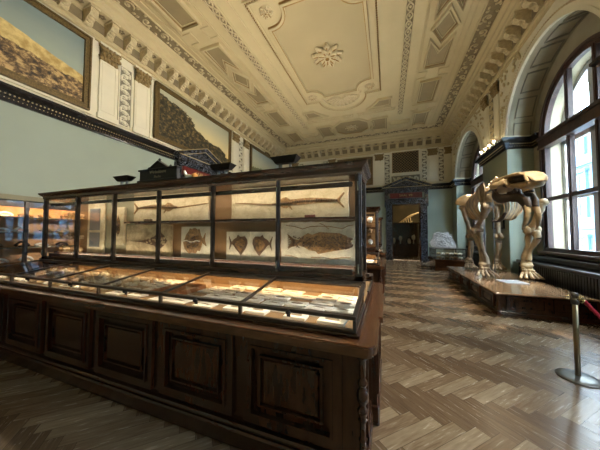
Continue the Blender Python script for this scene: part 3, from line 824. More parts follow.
# back wall picture behind the cases
r = empty('framed_painting', (-1.95, YB-.05, 4.78), 'tall dark painting on the back wall, left of the doorway and grille', 'painting')
m_ = MB(); 
for p0, p1, q0, q1 in ((-3.15,-3.03,4.8,6.62), (-.97,-.85,4.8,6.62), (-3.03,-.97,4.8,4.92), (-3.03,-.97,6.5,6.62)): m_.box(p0, p1, YB-.13, YB-.002, q0, q1)
m_.build('picture_frame', MAT['bronze'], r)
m_ = MB(); m_.box(-3.04, -.96, YB-.05, YB-.002, 4.9, 6.52); m_.build('canvas', plain('dark_canvas', (92,84,58), .5, var=.5, sc=2.2), r)
# grille over the door
r = empty('ventilation_grille', (1.06, YB-.02, 5.44), 'dark square lattice grille in the back wall above the doorway', 'grille')
m_ = MB(); m_.box(.34, 1.78, YB-.012, YB-.002, 5.46, 6.72); m_.build('backing', MAT['black'], r)
m_ = MB(); frame_lines(m_, fB, .30, 1.82, 5.44, 6.74, .04, .05)
a0, a1, z0, z1 = .34, 1.78, 5.48, 6.70
n = 9
for sg in (1, -1):
    for k in range(-9, 10):
        # diagonal bars clipped to the opening
        pts = []
        cxx = (a0+a1)/2+k*.165; zc = (z0+z1)/2
        t_lo, t_hi = -9, 9
        for lo, hi, o, d in ((a0, a1, cxx, sg*.707), (z0, z1, zc, .707)):
            ta, tb = (lo-o)/d, (hi-o)/d
            t_lo = max(t_lo, min(ta, tb)); t_hi = min(t_hi, max(ta, tb))
        if t_hi-t_lo > .05:
            m_.beam((cxx+sg*.707*t_lo, YB-.03, zc+.707*t_lo), (cxx+sg*.707*t_hi, YB-.03, zc+.707*t_hi), .018, .02)
m_.build('lattice', MAT['capital'], r)

# ------------------------------------------------------------------ portals (black marble door surrounds)
def text_mesh(txt, size, m, parent, loc, rot, name='lettering', ext=.003):
    cu = bpy.data.curves.new(name, 'FONT'); cu.body = txt; cu.size = size; cu.extrude = ext; cu.align_x = 'CENTER'; cu.align_y = 'CENTER'
    o = bpy.data.objects.new(name, cu); COL.objects.link(o)
    dg = bpy.context.evaluated_depsgraph_get(); me = bpy.data.meshes.new_from_object(o.evaluated_get(dg))
    bpy.data.objects.remove(o)
    ob = bpy.data.objects.new(name, me); COL.objects.link(ob); ob.parent = parent
    ob.location = Vector(loc)-wloc(parent); ob.rotation_euler = rot
    me.materials.clear(); me.materials.append(m); return ob
def portal(n, f, c, txt, rot, opening):
    """f(a,z,d) -> world ; c centre along the wall"""
    root = empty('door_%d' % n, f(c, 0, 0), kind='structure')
    def B(mb, p0, p1, q0, q1, d0, d1):
        vs = [f(p, q, e) for e in (d0, d1) for q in (q0, q1) for p in (p0, p1)]
        mb.add(vs, [(0,2,3,1),(4,5,7,6),(0,1,5,4),(2,6,7,3),(0,4,6,2),(1,3,7,5)])
    m_ = MB()
    for s_ in (-1, 1):
        B(m_, c+s_*.79, c+s_*1.16, 0, 3.48, .0, .12); B(m_, c+s_*.79, c+s_*.9, 0, 3.48, .12, .17); B(m_, c+s_*1.05, c+s_*1.24, 0, .35, .0, .2)
        B(m_, c+s_*1.02, c+s_*1.22, 3.3, 4.25, 0, .16); m_.blob(f(c+s_*1.12, 4.2, .2), (.1,.1,.1)); m_.blob(f(c+s_*1.12, 3.4, .16), (.08,.08,.08))
    B(m_, c-1.16, c+1.16, 3.48, 3.82, 0, .14); B(m_, c-1.0, c+1.0, 3.48, 3.58, .14, .19)
    B(m_, c-1.1, c+1.1, 4.16, 4.3, 0, .2)
    B(m_, c-1.28, c+1.28, 4.3, 4.42, 0, .36); B(m_, c-1.36, c+1.36, 4.42, 4.48, 0, .42)
    # raking cornices and tympanum
    P = lambda poly, d0, d1: m_.prism(poly, d0, d1, lambda a, b, d: f(a, b, d))
    P([(c-1.2,4.48),(c+1.2,4.48),(c,4.9)], 0, .22)
    for s_ in (-1, 1):
        P([(c+s_*1.38,4.48),(c+s_*1.38,4.55),(c,5.08),(c,4.97)], 0, .42); P([(c+s_*1.25,4.5),(c,4.99),(c,4.93),(c+s_*1.12,4.5)], .2, .34)
    m_.build('portal_surround', MAT['marble'], root)
    g = MB()
    for s_ in (-1, 1):
        g.prism([(c+s_*1.38,4.545),(c+s_*1.38,4.565),(c,5.10),(c,5.075)], .40, .43, lambda a, b, d: f(a, b, d))
        g.prism([(c+s_*1.14,4.5),(c+s_*1.10,4.5),(c,4.925),(c,4.94)], .33, .35, lambda a, b, d: f(a, b, d))
    vs = [f(p, q, e) for e in (.42, .43) for q in (4.46, 4.48) for p in (c-1.36, c+1.36)]
    g.add(vs, [(0,2,3,1),(4,5,7,6),(0,1,5,4),(2,6,7,3),(0,4,6,2),(1,3,7,5)])
    g.build('pediment_highlight_moulding', MAT['bead'], root)
    m_ = MB(); B(m_, c-.9, c+.9, 3.84, 4.15, 0, .16); sg = m_.build('name_panel', MAT['redmarble'], root)
    text_mesh(txt, .2, MAT['bead'], sg, f(c, 3.995, .163), rot)
    m_ = MB()
    B(m_, c-.8, c-.74, 0, 3.48, .0, .05); B(m_, c+.74, c+.8, 0, 3.48, .0, .05); B(m_, c-.8, c+.8, 3.42, 3.48, .0, .05)
    m_.build('door_lining', MAT['case'], root)
    if not opening:
        m_ = MB(); 
        for s_ in (-1, 1):
            B(m_, c+s_*.01, c+s_*.74, .02, 3.42, 0.0, .03)
            for q0, q1 in ((.3, 1.2), (1.4, 3.2)):
                B(m_, c+s_*.12, c+s_*.16, q0, q1, .03, .05); B(m_, c+s_*.6, c+s_*.64, q0, q1, .03, .05); B(m_, c+s_*.12, c+s_*.64, q0, q0+.04, .03, .05); B(m_, c+s_*.12, c+s_*.64, q1-.04, q1, .03, .05)
        m_.build('door_leaf', MAT['case'], root)
    return root
portal(1, fB, BD, 'SAAL VII', (pi/2, 0, 0), True)
portal(2, fL, LD, 'SAAL IX', (pi/2, 0, pi/2), False)
exec_parts = True

# ------------------------------------------------------------------ display cases
POSTS = [-.26, -1.11, -1.98, -2.88, -3.78, -4.67, -5.58]
def rect_frame(mb, x0, x1, z0, z1, w, y0, y1):
    mb.box(x0, x0+w, y0, y1, z0, z1); mb.box(x1-w, x1, y0, y1, z0, z1); mb.box(x0+w, x1-w, y0, y1, z0, z0+w); mb.box(x0+w, x1-w, y0, y1, z1-w, z1)
def build_case(yc, label, detail=True):
    """double sided show case, centre line at y = yc"""
    root = empty('display_case', (-2.92, yc, 0), label, 'display case', 'double-sided display cases in a row')
    D = yc-2.54
    XA, XB = -5.68, -.13
    # base cabinet
    m_ = MB()
    m_.box(XA+.04, XB-.04, D+1.60, D+3.48, .16, .85)
    m_.build('cabinet_carcass', MAT['case'], root)
    m_ = MB(); m_.bbox(XA, XB, D+1.54, D+3.54, 0, .13, .012); m_.bbox(XA+.015, XB-.015, D+1.555, D+3.525, .13, .165, .012)
    m_.bbox(XB-.3, XB+.05, D+2.12, D+2.96, 0, .17, .012)
    m_.build('plinth', MAT['case_h'], root)
    sides = ((1, D+1.60),) if not detail else ((1, D+1.60), (-1, D+3.48))
    for sg, yf in sides:
        for a, b in zip(POSTS[1:], POSTS[:-1]):
            x0, x1 = a+.10, b-.06
            m_ = MB()
            y0, y1 = sorted((yf, yf-sg*.03)); rect_frame(m_, x0-.03, x1+.03, .20, .83, .075, y0, y1)
            y0, y1 = sorted((yf-sg*.03, yf-sg*.045)); rect_frame(m_, x0+.03, x1-.03, .26, .77, .018, y0, y1)
            y0, y1 = sorted((yf, yf-sg*.018)); m_.bbox(x0+.13, x1-.13, y0, y1, .36, .67, .008)
            rect_frame(m_, x0+.10, x1-.10, .33, .70, .014, *sorted((yf, yf-sg*.03)))
            m_.build('panel_door', MAT['case'], root)
    # end face panels
    m_ = MB()
    for y0, y1 in ((1.68, 2.10), (2.98, 3.40)):
        for (p0, p1, q0, q1) in ((y0, y0+.06, .2, .82), (y1-.06, y1, .2, .82), (y0, y1, .2, .27), (y0, y1, .75, .82)):
            m_.box(XB-.04, XB-.005, D+p0, D+p1, q0, q1)
    m_.box(XB-.04, XB+.03, D+2.14, D+2.94, .17, .86)
    m_.box(XB+.03, XB+.045, D+2.2, D+2.88, .22, .30); m_.box(XB+.03, XB+.045, D+2.2, D+2.88, .74, .82)
    m_.box(XB+.03, XB+.045, D+2.2, D+2.27, .30, .74); m_.box(XB+.03, XB+.045, D+2.81, D+2.88, .30, .74)
    m_.build('end_panel', MAT['case'], root)
    # turned colonnettes at the corners
    prof = [(.036,.17),(.036,.21),(.022,.22),(.020,.30),(.028,.315),(.018,.33),(.018,.42),(.030,.435),(.018,.45),(.032,.475),(.034,.495),(.016,.52),(.034,.55),(.040,.585),(.030,.62),(.016,.635),(.030,.65),(.032,.67),(.016,.69),(.022,.72),(.022,.80),(.034,.815),(.036,.86)]
    for x in (XB-.03, XA+.03):
        for y in ((D+1.575,) if not detail else (D+1.575, D+3.505)):
            m_ = MB(); m_.lathe(prof, (x, y, 0), 14); m_.build('turned_colonnette', MAT['case'], root)
    # countertop
    def slab(y0, y1, z0, z1, x0, x1, r, ov=0):
        pts = []
        for (cx_, cy_, a0) in ((x1-r, y1-r, 0), (x0+r, y1-r, 90), (x0+r, y0+r, 180), (x1-r, y0+r, 270)):
            for k in range(6):
                t = radians(a0+18*k); pts.append((cx_+r*cos(t), cy_+r*sin(t)))
        return pts
    m_ = MB()
    P = slab(D+1.50, D+3.58, 0, 0, XA-.06, -.07, .07)
    m_.prism(offset_poly(P, .012), .905, .915); m_.prism(P, .865, .905); m_.prism(offset_poly(P, .02), .84, .866)
    m_.prism([(-.3, D+2.10), (-.045, D+2.10), (-.045, D+2.96), (-.3, D+2.96)], .868, .912)
    m_.build('countertop', MAT['counter'], root)
    # raised moulded base of desk and upright
    m_ = MB(); m_.bbox(XA+.02, -.18, D+1.60, D+3.48, .915, .94, .006)
    m_.build('desk_base', MAT['case_h'], root)
    m_ = MB(); m_.box(XA+.07, -.22, D+1.66, D+3.42, .94, .952); m_.build('desk_lining', MAT['deskfloor'], root)
    for sg in ((1,) if not detail else (1, -1)):
        Y = lambda y: D+y if sg == 1 else D+5.08-y
        m_ = MB()
        def bb(x0, x1, ya, yb, z0, z1, b=.004):
            y0, y1 = sorted((Y(ya), Y(yb))); m_.bbox(x0, x1, y0, y1, z0, z1, b)
        bb(XA+.03, -.20, 1.61, 1.645, .94, .965); bb(XA+.03, -.20, 1.605, 1.655, 1.03, 1.055)
        bb(XA+.03, -.20, 2.26, 2.32, 1.12, 1.16)
        for x in (-.20-.025, XA+.03):
            bb(x, x+.025, 1.61, 1.64, .96, 1.03)
            m_.beam((x+.012, Y(1.63), 1.042), (x+.012, Y(2.29), 1.14), .03, .028)
            bb(x, x+.025, 1.64, 2.3, .94, .965)
        m_.build('desk_frame', MAT['frame_metal'], root)
        for x in POSTS[1:-1]:
            b_ = MB(); b_.beam((x, Y(1.62), 1.046), (x, Y(2.29), 1.145), .022, .02); y0, y1 = sorted((Y(1.61), Y(1.635))); b_.box(x-.011, x+.011, y0, y1, .96, 1.03)
            b_.build('glazing_bar', MAT['frame_metal'], root)
        for a, b in zip(POSTS[1:], POSTS[:-1]):
            b_ = MB(); b_.add([(a+.01, Y(1.64), 1.044), (b-.01, Y(1.64), 1.044), (b-.01, Y(2.28), 1.138), (a+.01, Y(2.28), 1.138), (a+.01, Y(1.64), 1.049), (b-.01, Y(1.64), 1.049), (b-.01, Y(2.28), 1.143), (a+.01, Y(2.28), 1.143)],
                              [(0,1,2,3),(7,6,5,4),(0,4,5,1),(1,5,6,2),(2,6,7,3),(3,7,4,0)])
            b_.build('desk_glass', MAT['glass'], root)
            b_ = MB(); y0, y1 = sorted((Y(1.622), Y(1.627))); b_.box(a+.01, b-.01, y0, y1, .965, 1.03); b_.build('front_glass', MAT['glass'], root)
            if sg == 1:
                b_ = MB(); x = (a+b)/2; b_.lathe([(.012,-.02),(.018,-.012),(.018,.012),(.012,.02)], (x, Y(1.60), 1.035), 10, axis='Y'); b_.box(x-.014, x+.014, Y(1.603), Y(1.61), 1.0, 1.035)
                b_.build('lock', MAT['black'], root)
    # end glass of the desk
    for y0, y1 in ((1.64, 2.26),):
        m_ = MB(); m_.prism([(D+1.645,.965),(D+2.27,.965),(D+2.27,1.13),(D+1.645,1.035)], -.215, -.21, lambda a, b, c: (c, a, b)); m_.build('end_glass', MAT['glass'], root)
    # central divider wall
    m_ = MB(); m_.box(-5.10, -.30, D+2.55, D+2.57, .952, 2.175); m_.build('back_panel', MAT['casein'], root)
    m_ = MB(); m_.box(-4.42, -3.70, D+2.535, D+2.55, 1.22, 2.19); m_.build('grey_back_board', MAT['casegrey'], root)
    # upright : base sill, posts, cornice
    m_ = MB()
    for ya, yb in ((2.28, 2.36), (2.72, 2.80)):
        m_.bbox(-5.62, -.22, D+ya, D+yb, 1.13, 1.21, .006)
    m_.bbox(-.30, -.22, D+2.28, D+2.80, 1.12, 1.21, .006); m_.bbox(-5.62, -5.54, D+2.28, D+2.80, 1.12, 1.21, .006)
    m_.bbox(-5.60, -.24, D+2.30, D+2.55, 1.195, 1.212, .003)
    m_.build('upright_sill', MAT['case_h'], root)
    m_ = MB(); m_.bbox(-5.58, -.28, D+2.42, D+2.548, 1.212, 1.285, .008); m_.build('display_ledge', MAT['case_h'], root)
    m_ = MB(); m_.bbox(-3.80, -.28, D+2.445, D+2.548, 1.755, 1.785, .003); m_.build('wood_shelf', MAT['case_h'], root)
    for x0, x1 in ((-5.52, -4.72), (-5.52, -4.72)):
        pass
    for z in (1.50, 1.84):
        m_ = MB(); m_.box(-5.52, -4.82, D+2.36, D+2.545, z, z+.008); m_.build('glass_shelf', MAT['glass'], root)
    for i, x in enumerate(POSTS):
        wd = .03 if i in (0, len(POSTS)-1) else .02
        for yy, sg in ((2.28, 1), (2.80, -1)):
            y0, y1 = sorted((D+yy, D+yy+sg*.045))
            m_ = MB(); m_.bbox(x-wd, x+wd, y0, y1, 1.20, 2.18, .005); m_.bbox(x-wd*.45, x+wd*.45, *sorted((y0-.012*sg if sg > 0 else y1+.012, (y0 if sg > 0 else y1))), 1.22, 2.2, .003)
            p_ = m_.build('post', MAT['frame_metal'], root)
            if sg == 1:
                for z in (2.06, 1.28):
                    h = MB(); h.box(x-.006, x+.006, y0-.02, y0-.012, z-.045, z+.045); h.build('hinge', MAT['silver'], p_)
    for a, b in zip(POSTS[1:], POSTS[:-1]):
        for yy in (2.30, 2.775):
            m_ = MB(); m_.box(a+.02, b-.02, D+yy, D+yy+.005, 1.212, 2.2); m_.build('glass_door', MAT['glass'], root)
    for x in (-.25, -5.595):
        m_ = MB(); m_.box(x, x+.005, D+2.33, D+2.75, 1.212, 2.2); m_.build('side_glass', MAT['glass'], root)
    m_ = MB()
    m_.bbox(-5.61, -.23, D+2.27, D+2.81, 2.175, 2.205, .006)
    prof = [(-.03,2.185),(.0,2.185),(.012,2.20),(.015,2.235),(.035,2.25),(.055,2.27),(.06,2.292),(-.03,2.292)]
    path = [(-5.59, D+2.27), (-5.59, D+2.81), (-.23, D+2.81), (-.23, D+2.27)]
    m_.run([(-a, b) for a, b in prof], path, closed=True); m_.box(-5.6, -.24, D+2.28, D+2.80, 2.26, 2.290)
    m_.build('cornice', MAT['case_h'], root)
    m_ = MB(); m_.bbox(-5.52, -.32, D+2.325, D+2.337, 2.07, 2.12, .003); m_.box(-5.52, -.32, D+2.337, D+2.375, 2.105, 2.113); m_.build('lamp_pelmet', MAT['case_h'], root)
    m_ = MB(); m_.box(-5.5, -.34, D+2.342, D+2.362, 2.09, 2.104); m_.build('strip_lamp', LAMP, root)
    m_ = MB(); m_.box(-5.5, -.34, D+2.35, D+2.37, 1.222, 1.238); m_.build('lower_strip_lamp', LAMP, root)
    m_ = MB(); m_.box(-5.52, -.32, D+2.33, D+2.337, 1.205, 1.262); m_.build('lower_pelmet', MAT['frame_metal'], root)
    m_ = MB(); m_.box(-5.5, -.30, D+2.37, D+2.40, 1.10, 1.118); m_.build('desk_strip_lamp', LAMP2, root)
    m_ = MB(); m_.box(-5.5, -.30, D+1.658, D+1.667, 1.018, 1.029); m_.build('added_front_fill', FRONT_FILL, root)  # hidden glowing strip added to brighten the cards at the desk front
    m_ = MB(); m_.bbox(-5.55, -.26, D+2.355, D+2.365, 1.085, 1.13, .003); m_.build('lamp_shade', MAT['case_h'], root)
    return root
LAMP = emis('case_strip_lamp', (255,236,204), 9)
LAMP2 = emis('desk_strip_lamp', (255,222,166), 10)
FRONT_FILL = emis('added_front_fill', (255,232,196), 4.5)
CASE1 = build_case(2.54, 'long walnut display case with lit fish slabs in front of the viewer')
CASE2 = build_case(6.44, 'second walnut display case, directly behind the big front one', False)
CASE3 = build_case(10.34, 'third walnut display case, the farthest in the row before the doorway', False)

# ------------------------------------------------------------------ fossil slabs in the upright
def slab(name, x0, x1, z0, z1, m, label, yf=2.50, th=.035, rough=.0, grp=None):
    r = empty(name, ((x0+x1)/2, yf+th/2, z0), label, 'fossil slab')
    if grp: r['group'] = grp
    nx = 14; pts = []
    random.seed(int(abs(x0)*100+z0*10))
    J = lambda: random.uniform(-rough, rough)
    edge_ = [(x0+(x1-x0)*k/nx, z0) for k in range(nx)]+[(x1, z0+(z1-z0)*k/5) for k in range(5)]+[(x1-(x1-x0)*k/nx, z1) for k in range(nx)]+[(x0, z1-(z1-z0)*k/5) for k in range(5)]
    edge_ = [(a+J(), b+(J() if b > z0+.001 else 0)) for a, b in edge_]
    m_ = MB(); m_.prism(edge_, yf, yf+th, lambda a, b, c: (a, c, b))
    m_.build('stone_plate', m, r)
    return r
def fish_outline(L, top, bot, n=26):
    return [(L*k/n, top(k/n)) for k in range(n+1)]+[(L*k/n, bot(k/n)) for k in range(n, -1, -1)]
def fish(r, pts, m, yf=2.50, d=.012, name='fossil_imprint'):
    m_ = MB(); m_.prism(pts, yf-d, yf+.004, lambda a, b, c: (a, c, b)); return m_.build(name, m, r)
def relief(r, blobs, m, yf=2.50, name='fossil_bones'):
    m_ = MB()
    for k, (x, z, rx, rz, a) in enumerate(blobs):
        m_.blob((x, yf-.004, z), (rx, .012, rz), Matrix.Rotation(a, 3, 'Y'), n=7, m=4, jit=.2, seed=k)
    return m_.build(name, m, r)
def swordfish(r, x0, L, z, flip, s=1):
    X = (lambda u: x0+u*L) if not flip else (lambda u: x0+L-u*L)     # u=0 tail, u=1 tip of the sword
    m_ = MB()
    th = lambda u: (.012+.05*min(1, u/.25)*(1 if u < .45 else max(0, 1-(u-.45)/.17)) + .004)*s
    body = [(X(u), z+th(u)*.5+.012*sin(u*7)) for u in [k/30*.64 for k in range(31)]]+[(X(1), z+.028)]+[(X(1), z+.022)]+[(X(u), z-th(u)*.55+.012*sin(u*7)) for u in [k/30*.64 for k in range(30, -1, -1)]]
    m_.prism(body, 2.49, 2.504, lambda a, b, c: (a, c, b))
    for sg in (1, -1):
        m_.prism([(X(.01), z), (X(-.035), z+sg*.075), (X(-.028), z+sg*.085), (X(.03), z+sg*.012)], 2.488, 2.504, lambda a, b, c: (a, c, b))
        m_.prism([(X(.42), z+sg*.02), (X(.47), z+sg*.065), (X(.50), z+sg*.06), (X(.56), z+sg*.015)], 2.49, 2.504, lambda a, b, c: (a, c, b))
    m_.prism([(X(.44), z-.02), (X(.415), z-.085), (X(.42), z-.085), (X(.47), z-.02)], 2.49, 2.504, lambda a, b, c: (a, c, b))
    m_.build('fish_fossil', MAT['fossil'], r)
    relief(r, [(X(u), z+.012*sin(u*7), .014, .012, 0) for u in [.03+.021*k for k in range(28)]], MAT['fossil_d'], 2.488, 'vertebrae')
a = slab('swordfish_slab', -3.66, -2.23, 1.79, 2.175, MAT['slab_y'], 'yellowish slab with a long-billed fish, on the upper shelf at the left', rough=.004); swordfish(a, -3.60, 1.38, 1.985, False)
b = slab('swordfish_slab', -1.86, -.385, 1.79, 2.17, MAT['slab_y'], 'yellowish slab with a long-billed fish, tail to the right, above the big fish', rough=.004); swordfish(b, -1.80, 1.33, 1.965, True)
g = slab('big_fish_slab', -1.165, -.30, 1.285, 1.735, MAT['slab_w'], 'large pale slab with a thick scaly fish, lower right of the front case', rough=.008)
GP = [(254,270),(280,288),(300,292),(318,276),(336,266),(352,272),(380,262),(420,264),(452,266),(478,276),(496,298),(494,312),(470,322),(440,328),(408,334),(376,342),(366,332),(340,328),(322,318),(300,312),(282,316),(256,322),(272,298)]
m_ = MB(); m_.prism([(-.70+(a-380)*.00303, 1.51-(b-300)*.00303) for a, b in GP], 2.488, 2.504, lambda p, q, e: (p, e, q)); m_.build('fossil_imprint', MAT['fossil'], g)
m_ = MB()
for k in range(7): m_.tube([(-.98, 2.487, 1.51+.004*(k-3)), (-1.075, 2.487, 1.51+.024*(k-3)-.01)], .004, n=4)
m_.build('tail_rays', MAT['fossil_d'], g)
random.seed(3)
relief(g, [(-1.0+.62*random.random(), 1.51+random.uniform(-.07,.07), random.uniform(.006,.016), .006, random.uniform(-1,1)) for _ in range(150)], MAT['fossil_d'], 2.487, 'scales')
relief(g, [(-.40+.05*random.random(), 1.51+random.uniform(-.05,.05), .03, .012, random.uniform(-1,1)) for _ in range(14)], MAT['fossil_d'], 2.486, 'skull_bones')
m_ = MB()
for x0, z0, x1, z1 in ((-1.1,1.70,-.9,1.66), (-.9,1.66,-.72,1.69), (-.72,1.69,-.45,1.66), (-.45,1.66,-.33,1.70), (-1.12,1.36,-.95,1.33), (-.8,1.345,-.55,1.335), (-.55,1.335,-.36,1.36), (-.7,1.72,-.6,1.66)):
    m_.tube([(x0, 2.499, z0), ((x0+x1)/2, 2.499, (z0+z1)/2+.01), (x1, 2.499, z1)], .004, n=4)
m_.build('crack', MAT['fossil'], g)
def disc_fish(r, cx, cz, R, flip, dark=False, rz=None):
    rz = rz or R; f = -1 if flip else 1; N = 20
    pts = [(cx+f*R*cos(2*pi*k/N)*(1 if cos(2*pi*k/N) > 0 else 1.15), cz+rz*sin(2*pi*k/N)*(1.1-.2*cos(2*pi*k/N)*0)) for k in range(N)]
    fish(r, pts, MAT['fossil_d'] if dark else MAT['fossil'])
    m_ = MB()
    m_.prism([(cx-f*R*.95, cz), (cx-f*R*1.75, cz+rz*.75), (cx-f*R*1.62, cz), (cx-f*R*1.75, cz-rz*.75)], 2.487, 2.504, lambda a, b, c: (a, c, b))
    m_.prism([(cx-f*R*.3, cz+rz*.9), (cx-f*R*.1, cz+rz*1.45), (cx+f*R*.3, cz+rz*.85)], 2.487, 2.504, lambda a, b, c: (a, c, b))
    m_.prism([(cx-f*R*.3, cz-rz*.9), (cx-f*R*.1, cz-rz*1.4), (cx+f*R*.3, cz-rz*.85)], 2.487, 2.504, lambda a, b, c: (a, c, b))
    m_.build('fin_fossil', MAT['fossil_d'], r)
    relief(r, [(cx+random.uniform(-.7,.7)*R, cz+random.uniform(-.7,.7)*rz, .012, .005, random.uniform(-1,1)) for _ in range(34)], MAT['bone_dark'], 2.487, 'scales')
def traced(r, pts, c, u, X, Z, m, flip=1, nm='fossil_imprint', d=.012):
    m_ = MB(); m_.prism([(X+flip*(a-c[0])*u, Z-(b-c[1])*u) for a, b in pts], 2.50-d, 2.504, lambda p, q, e: (p, e, q)); return m_.build(nm, m, r)
c = slab('disc_fish_slab', -2.69, -2.19, 1.285, 1.70, MAT['slab_w'], 'square pale slab with a round dark fish, between the ray slab and a post')
CP = [(50,205),(46,190),(60,170),(66,150),(85,130),(95,112),(110,118),(128,108),(150,120),(162,116),(172,150),(187,172),(205,138),(200,178),(212,212),(184,192),(176,215),(165,240),(150,236),(138,252),(110,248),(92,256),(70,240),(58,228)]
traced(c, CP, (125,190), .0024, -2.455, 1.49, MAT['fossil'])
relief(c, [(-2.47+random.uniform(-.1,.1), 1.49+random.uniform(-.1,.1), .016, .006, random.uniform(-1,1)) for _ in range(50)], MAT['fossil_d'], 2.487, 'scales')
relief(c, [(-2.63+.03*k, 1.50+.01*sin(k), .018, .009, .2) for k in range(10)], MAT['slab_w'], 2.486, 'spine')
TP = [(372,160),(392,198),(412,178),(432,168),(440,150),(455,162),(490,160),(508,180),(510,205),(498,235),(478,262),(462,280),(448,262),(425,240),(408,218),(393,208),(376,245),(382,204)]
for x0, x1, cx_, fl_, lab in ((-1.93, -1.58, -1.745, 1, 'left one of two adjoining slabs with small triangular fish, tail left'), (-1.575, -1.24, -1.415, -1, 'right one of two adjoining slabs with small triangular fish, tail right')):
    d = slab('disc_fish_slab', x0, x1, 1.285, 1.63, MAT['slab_w'], lab)
    traced(d, TP, (445,215), .00195, cx_, 1.465, MAT['fossil_d'], fl_)
    traced(d, [(420,212),(436,188),(470,175),(492,190),(494,212),(478,240),(462,256),(440,238)], (445,215), .00195, cx_, 1.465, MAT['fossil'], fl_, 'inner_scales', .016)
    relief(d, [(cx_+fl_*.03+random.uniform(-.06,.06), 1.475+random.uniform(-.05,.05), .010, .004, random.uniform(-1,1)) for _ in range(24)], MAT['fossil_d'], 2.483, 'scales')
r_ = slab('ray_slab', -3.80, -2.875, 1.285, 1.74, MAT['slab_r'], 'speckled slab with a dark ray-shaped fish, below the left long-billed fish', rough=.012)
fish(r_, [(-3.72, 1.49), (-3.45, 1.50), (-3.2, 1.56), (-3.10, 1.64), (-3.02, 1.58), (-2.95, 1.50), (-3.02, 1.43), (-3.12, 1.36), (-3.2, 1.43), (-3.45, 1.475)], MAT['fossil_d'])
relief(r_, [(-3.4+.42*random.random(), 1.50+random.uniform(-.05,.05), .02, .008, random.uniform(-1,1)) for _ in range(40)], MAT['slab_r'], 2.487, 'scales')
h = slab('upright_slab', -4.16, -3.86, 1.42, 2.02, MAT['slab_y'], 'narrow upright tan slab with a small upright fish beside the ray slab', yf=2.49)
disc_fish(h, -3.99, 1.72, .05, False, rz=.12)
# cream display board with two dark screens
r = empty('display_board', (-4.58, 2.51, 1.22), 'cream display board with two dark inset panels in the front case', 'board')
m_ = MB(); m_.bbox(-4.79, -4.36, 2.50, 2.53, 1.215, 2.19, .004); m_.build('board_panel', MAT['slab_y'], r)
m_ = MB(); m_.box(-4.72, -4.46, 2.492, 2.50, 1.66, 2.02); m_.box(-4.72, -4.46, 2.492, 2.50, 1.38, 1.62); m_.build('dark_inset', MAT['grey'], r)
# little labels
def card(name, c, sx, sy, sz, label, cat, grp, m=None, rz=0, tilt=0):
    m_ = MB(); M = Matrix.Translation(c) @ Matrix.Rotation(rz, 4, 'Z') @ Matrix.Rotation(tilt, 4, 'X'); m_.mbox(M, sx, sy, sz)
    o = m_.build(name, m or MAT['white'], origin=c); return tag(o, label, cat, grp)
card('name_tag', (-.80, 2.462, 1.80), .12, .01, .03, 'small dark red name tag under the long-billed fish at the right', 'label', None, MAT['redmarble'])
for x in (-2.55, -1.6, -.75, -3.4):
    card('ledge_label', (x, 2.40, 1.235), .14, .03, .012, 'small caption card on the sill below the slabs of the front case', 'label', 'caption cards on the sill', MAT['brass'], 0, .5)
for k, x in enumerate((-3.36, -3.31, -3.25)):
    m_ = MB(); m_.blob((x, 2.465, 1.80), (.028,.02,.018), n=8, m=5, jit=.3, seed=k); tag(m_.build('dark_pebble_fossil', MAT['fossil_d'], origin=(x, 2.465, 1.785)), 'small dark fossil lump on the shelf under the left long-billed fish', 'fossil', 'dark lumps on the upper shelf')
# objects on the left glass shelves
random.seed(11)
for z in (1.212+.075, 1.508, 1.848):
    for k in range(6):
        x = -5.42+.115*k+random.uniform(-.02,.02); hh = random.uniform(.05,.13)
        m_ = MB(); m_.lathe([(.03,0),(.028,.012),(.01,.015),(.012,hh*.5)], (x, 2.45, z), 8)
        rt = m_
        m_.blob((x, 2.45, z+hh*.75), (.04,.03,hh*.4), n=9, m=6, jit=.45, seed=k+z*7)
        tag(m_.build('mounted_bone', MAT['bone'] if k % 3 else MAT['fossil'], origin=(x, 2.45, z)), 'small mounted bone at the left end of the front display case', 'fossil', 'mounted bones at the left end of the front case')

# ------------------------------------------------------------------ specimens in the desk
random.seed(21)
P_card = {}
def spec_proto(kind):
    if kind == 'block':
        root = empty('fossil_on_block', (0,0,-5)); m_ = MB(); m_.bbox(-.085, .085, -.05, .05, -5, -4.975, .003); m_.build('white_block', MAT['white'], root)
        m_ = MB(); m_.blob((0, .004, -4.974), (.05,.022,.006), n=10, m=5, jit=.4, seed=5); m_.build('fossil', MAT['bone_grey'], root); return root
    if kind == 'card':
        root = empty('fossil_on_card', (0,0,-5)); m_ = MB(); m_.bbox(-.1, .1, -.055, .055, -5, -4.988, .002); m_.build('pale_card', MAT['white'], root)
        m_ = MB(); m_.tube([(-.06,0,-4.99),(-.02,.012,-4.988),(.03,0,-4.988),(.06,.008,-4.99)], [.003,.009,.008,.002], n=7, flat=.5, sub=2); m_.build('fossil', MAT['bone_grey'], root); return root
def place(proto, x, y, z, label, cat, grp, rz=0, sc=1):
    c = copy_tree(proto); c.location = (x, y, z); c.rotation_euler = (0, 0, rz); c.scale = (sc, sc, 1); return tag(c, label, cat, grp)
pb = spec_proto('block'); pc = spec_proto('card')
ZD = .952
BAYS = list(zip(POSTS[1:], POSTS[:-1]))
bay_name = ['the rightmost desk bay', 'the second desk bay from the right', 'the third desk bay from the right', 'the middle desk bay left of the tray', 'the second desk bay from the left', 'the leftmost desk bay']
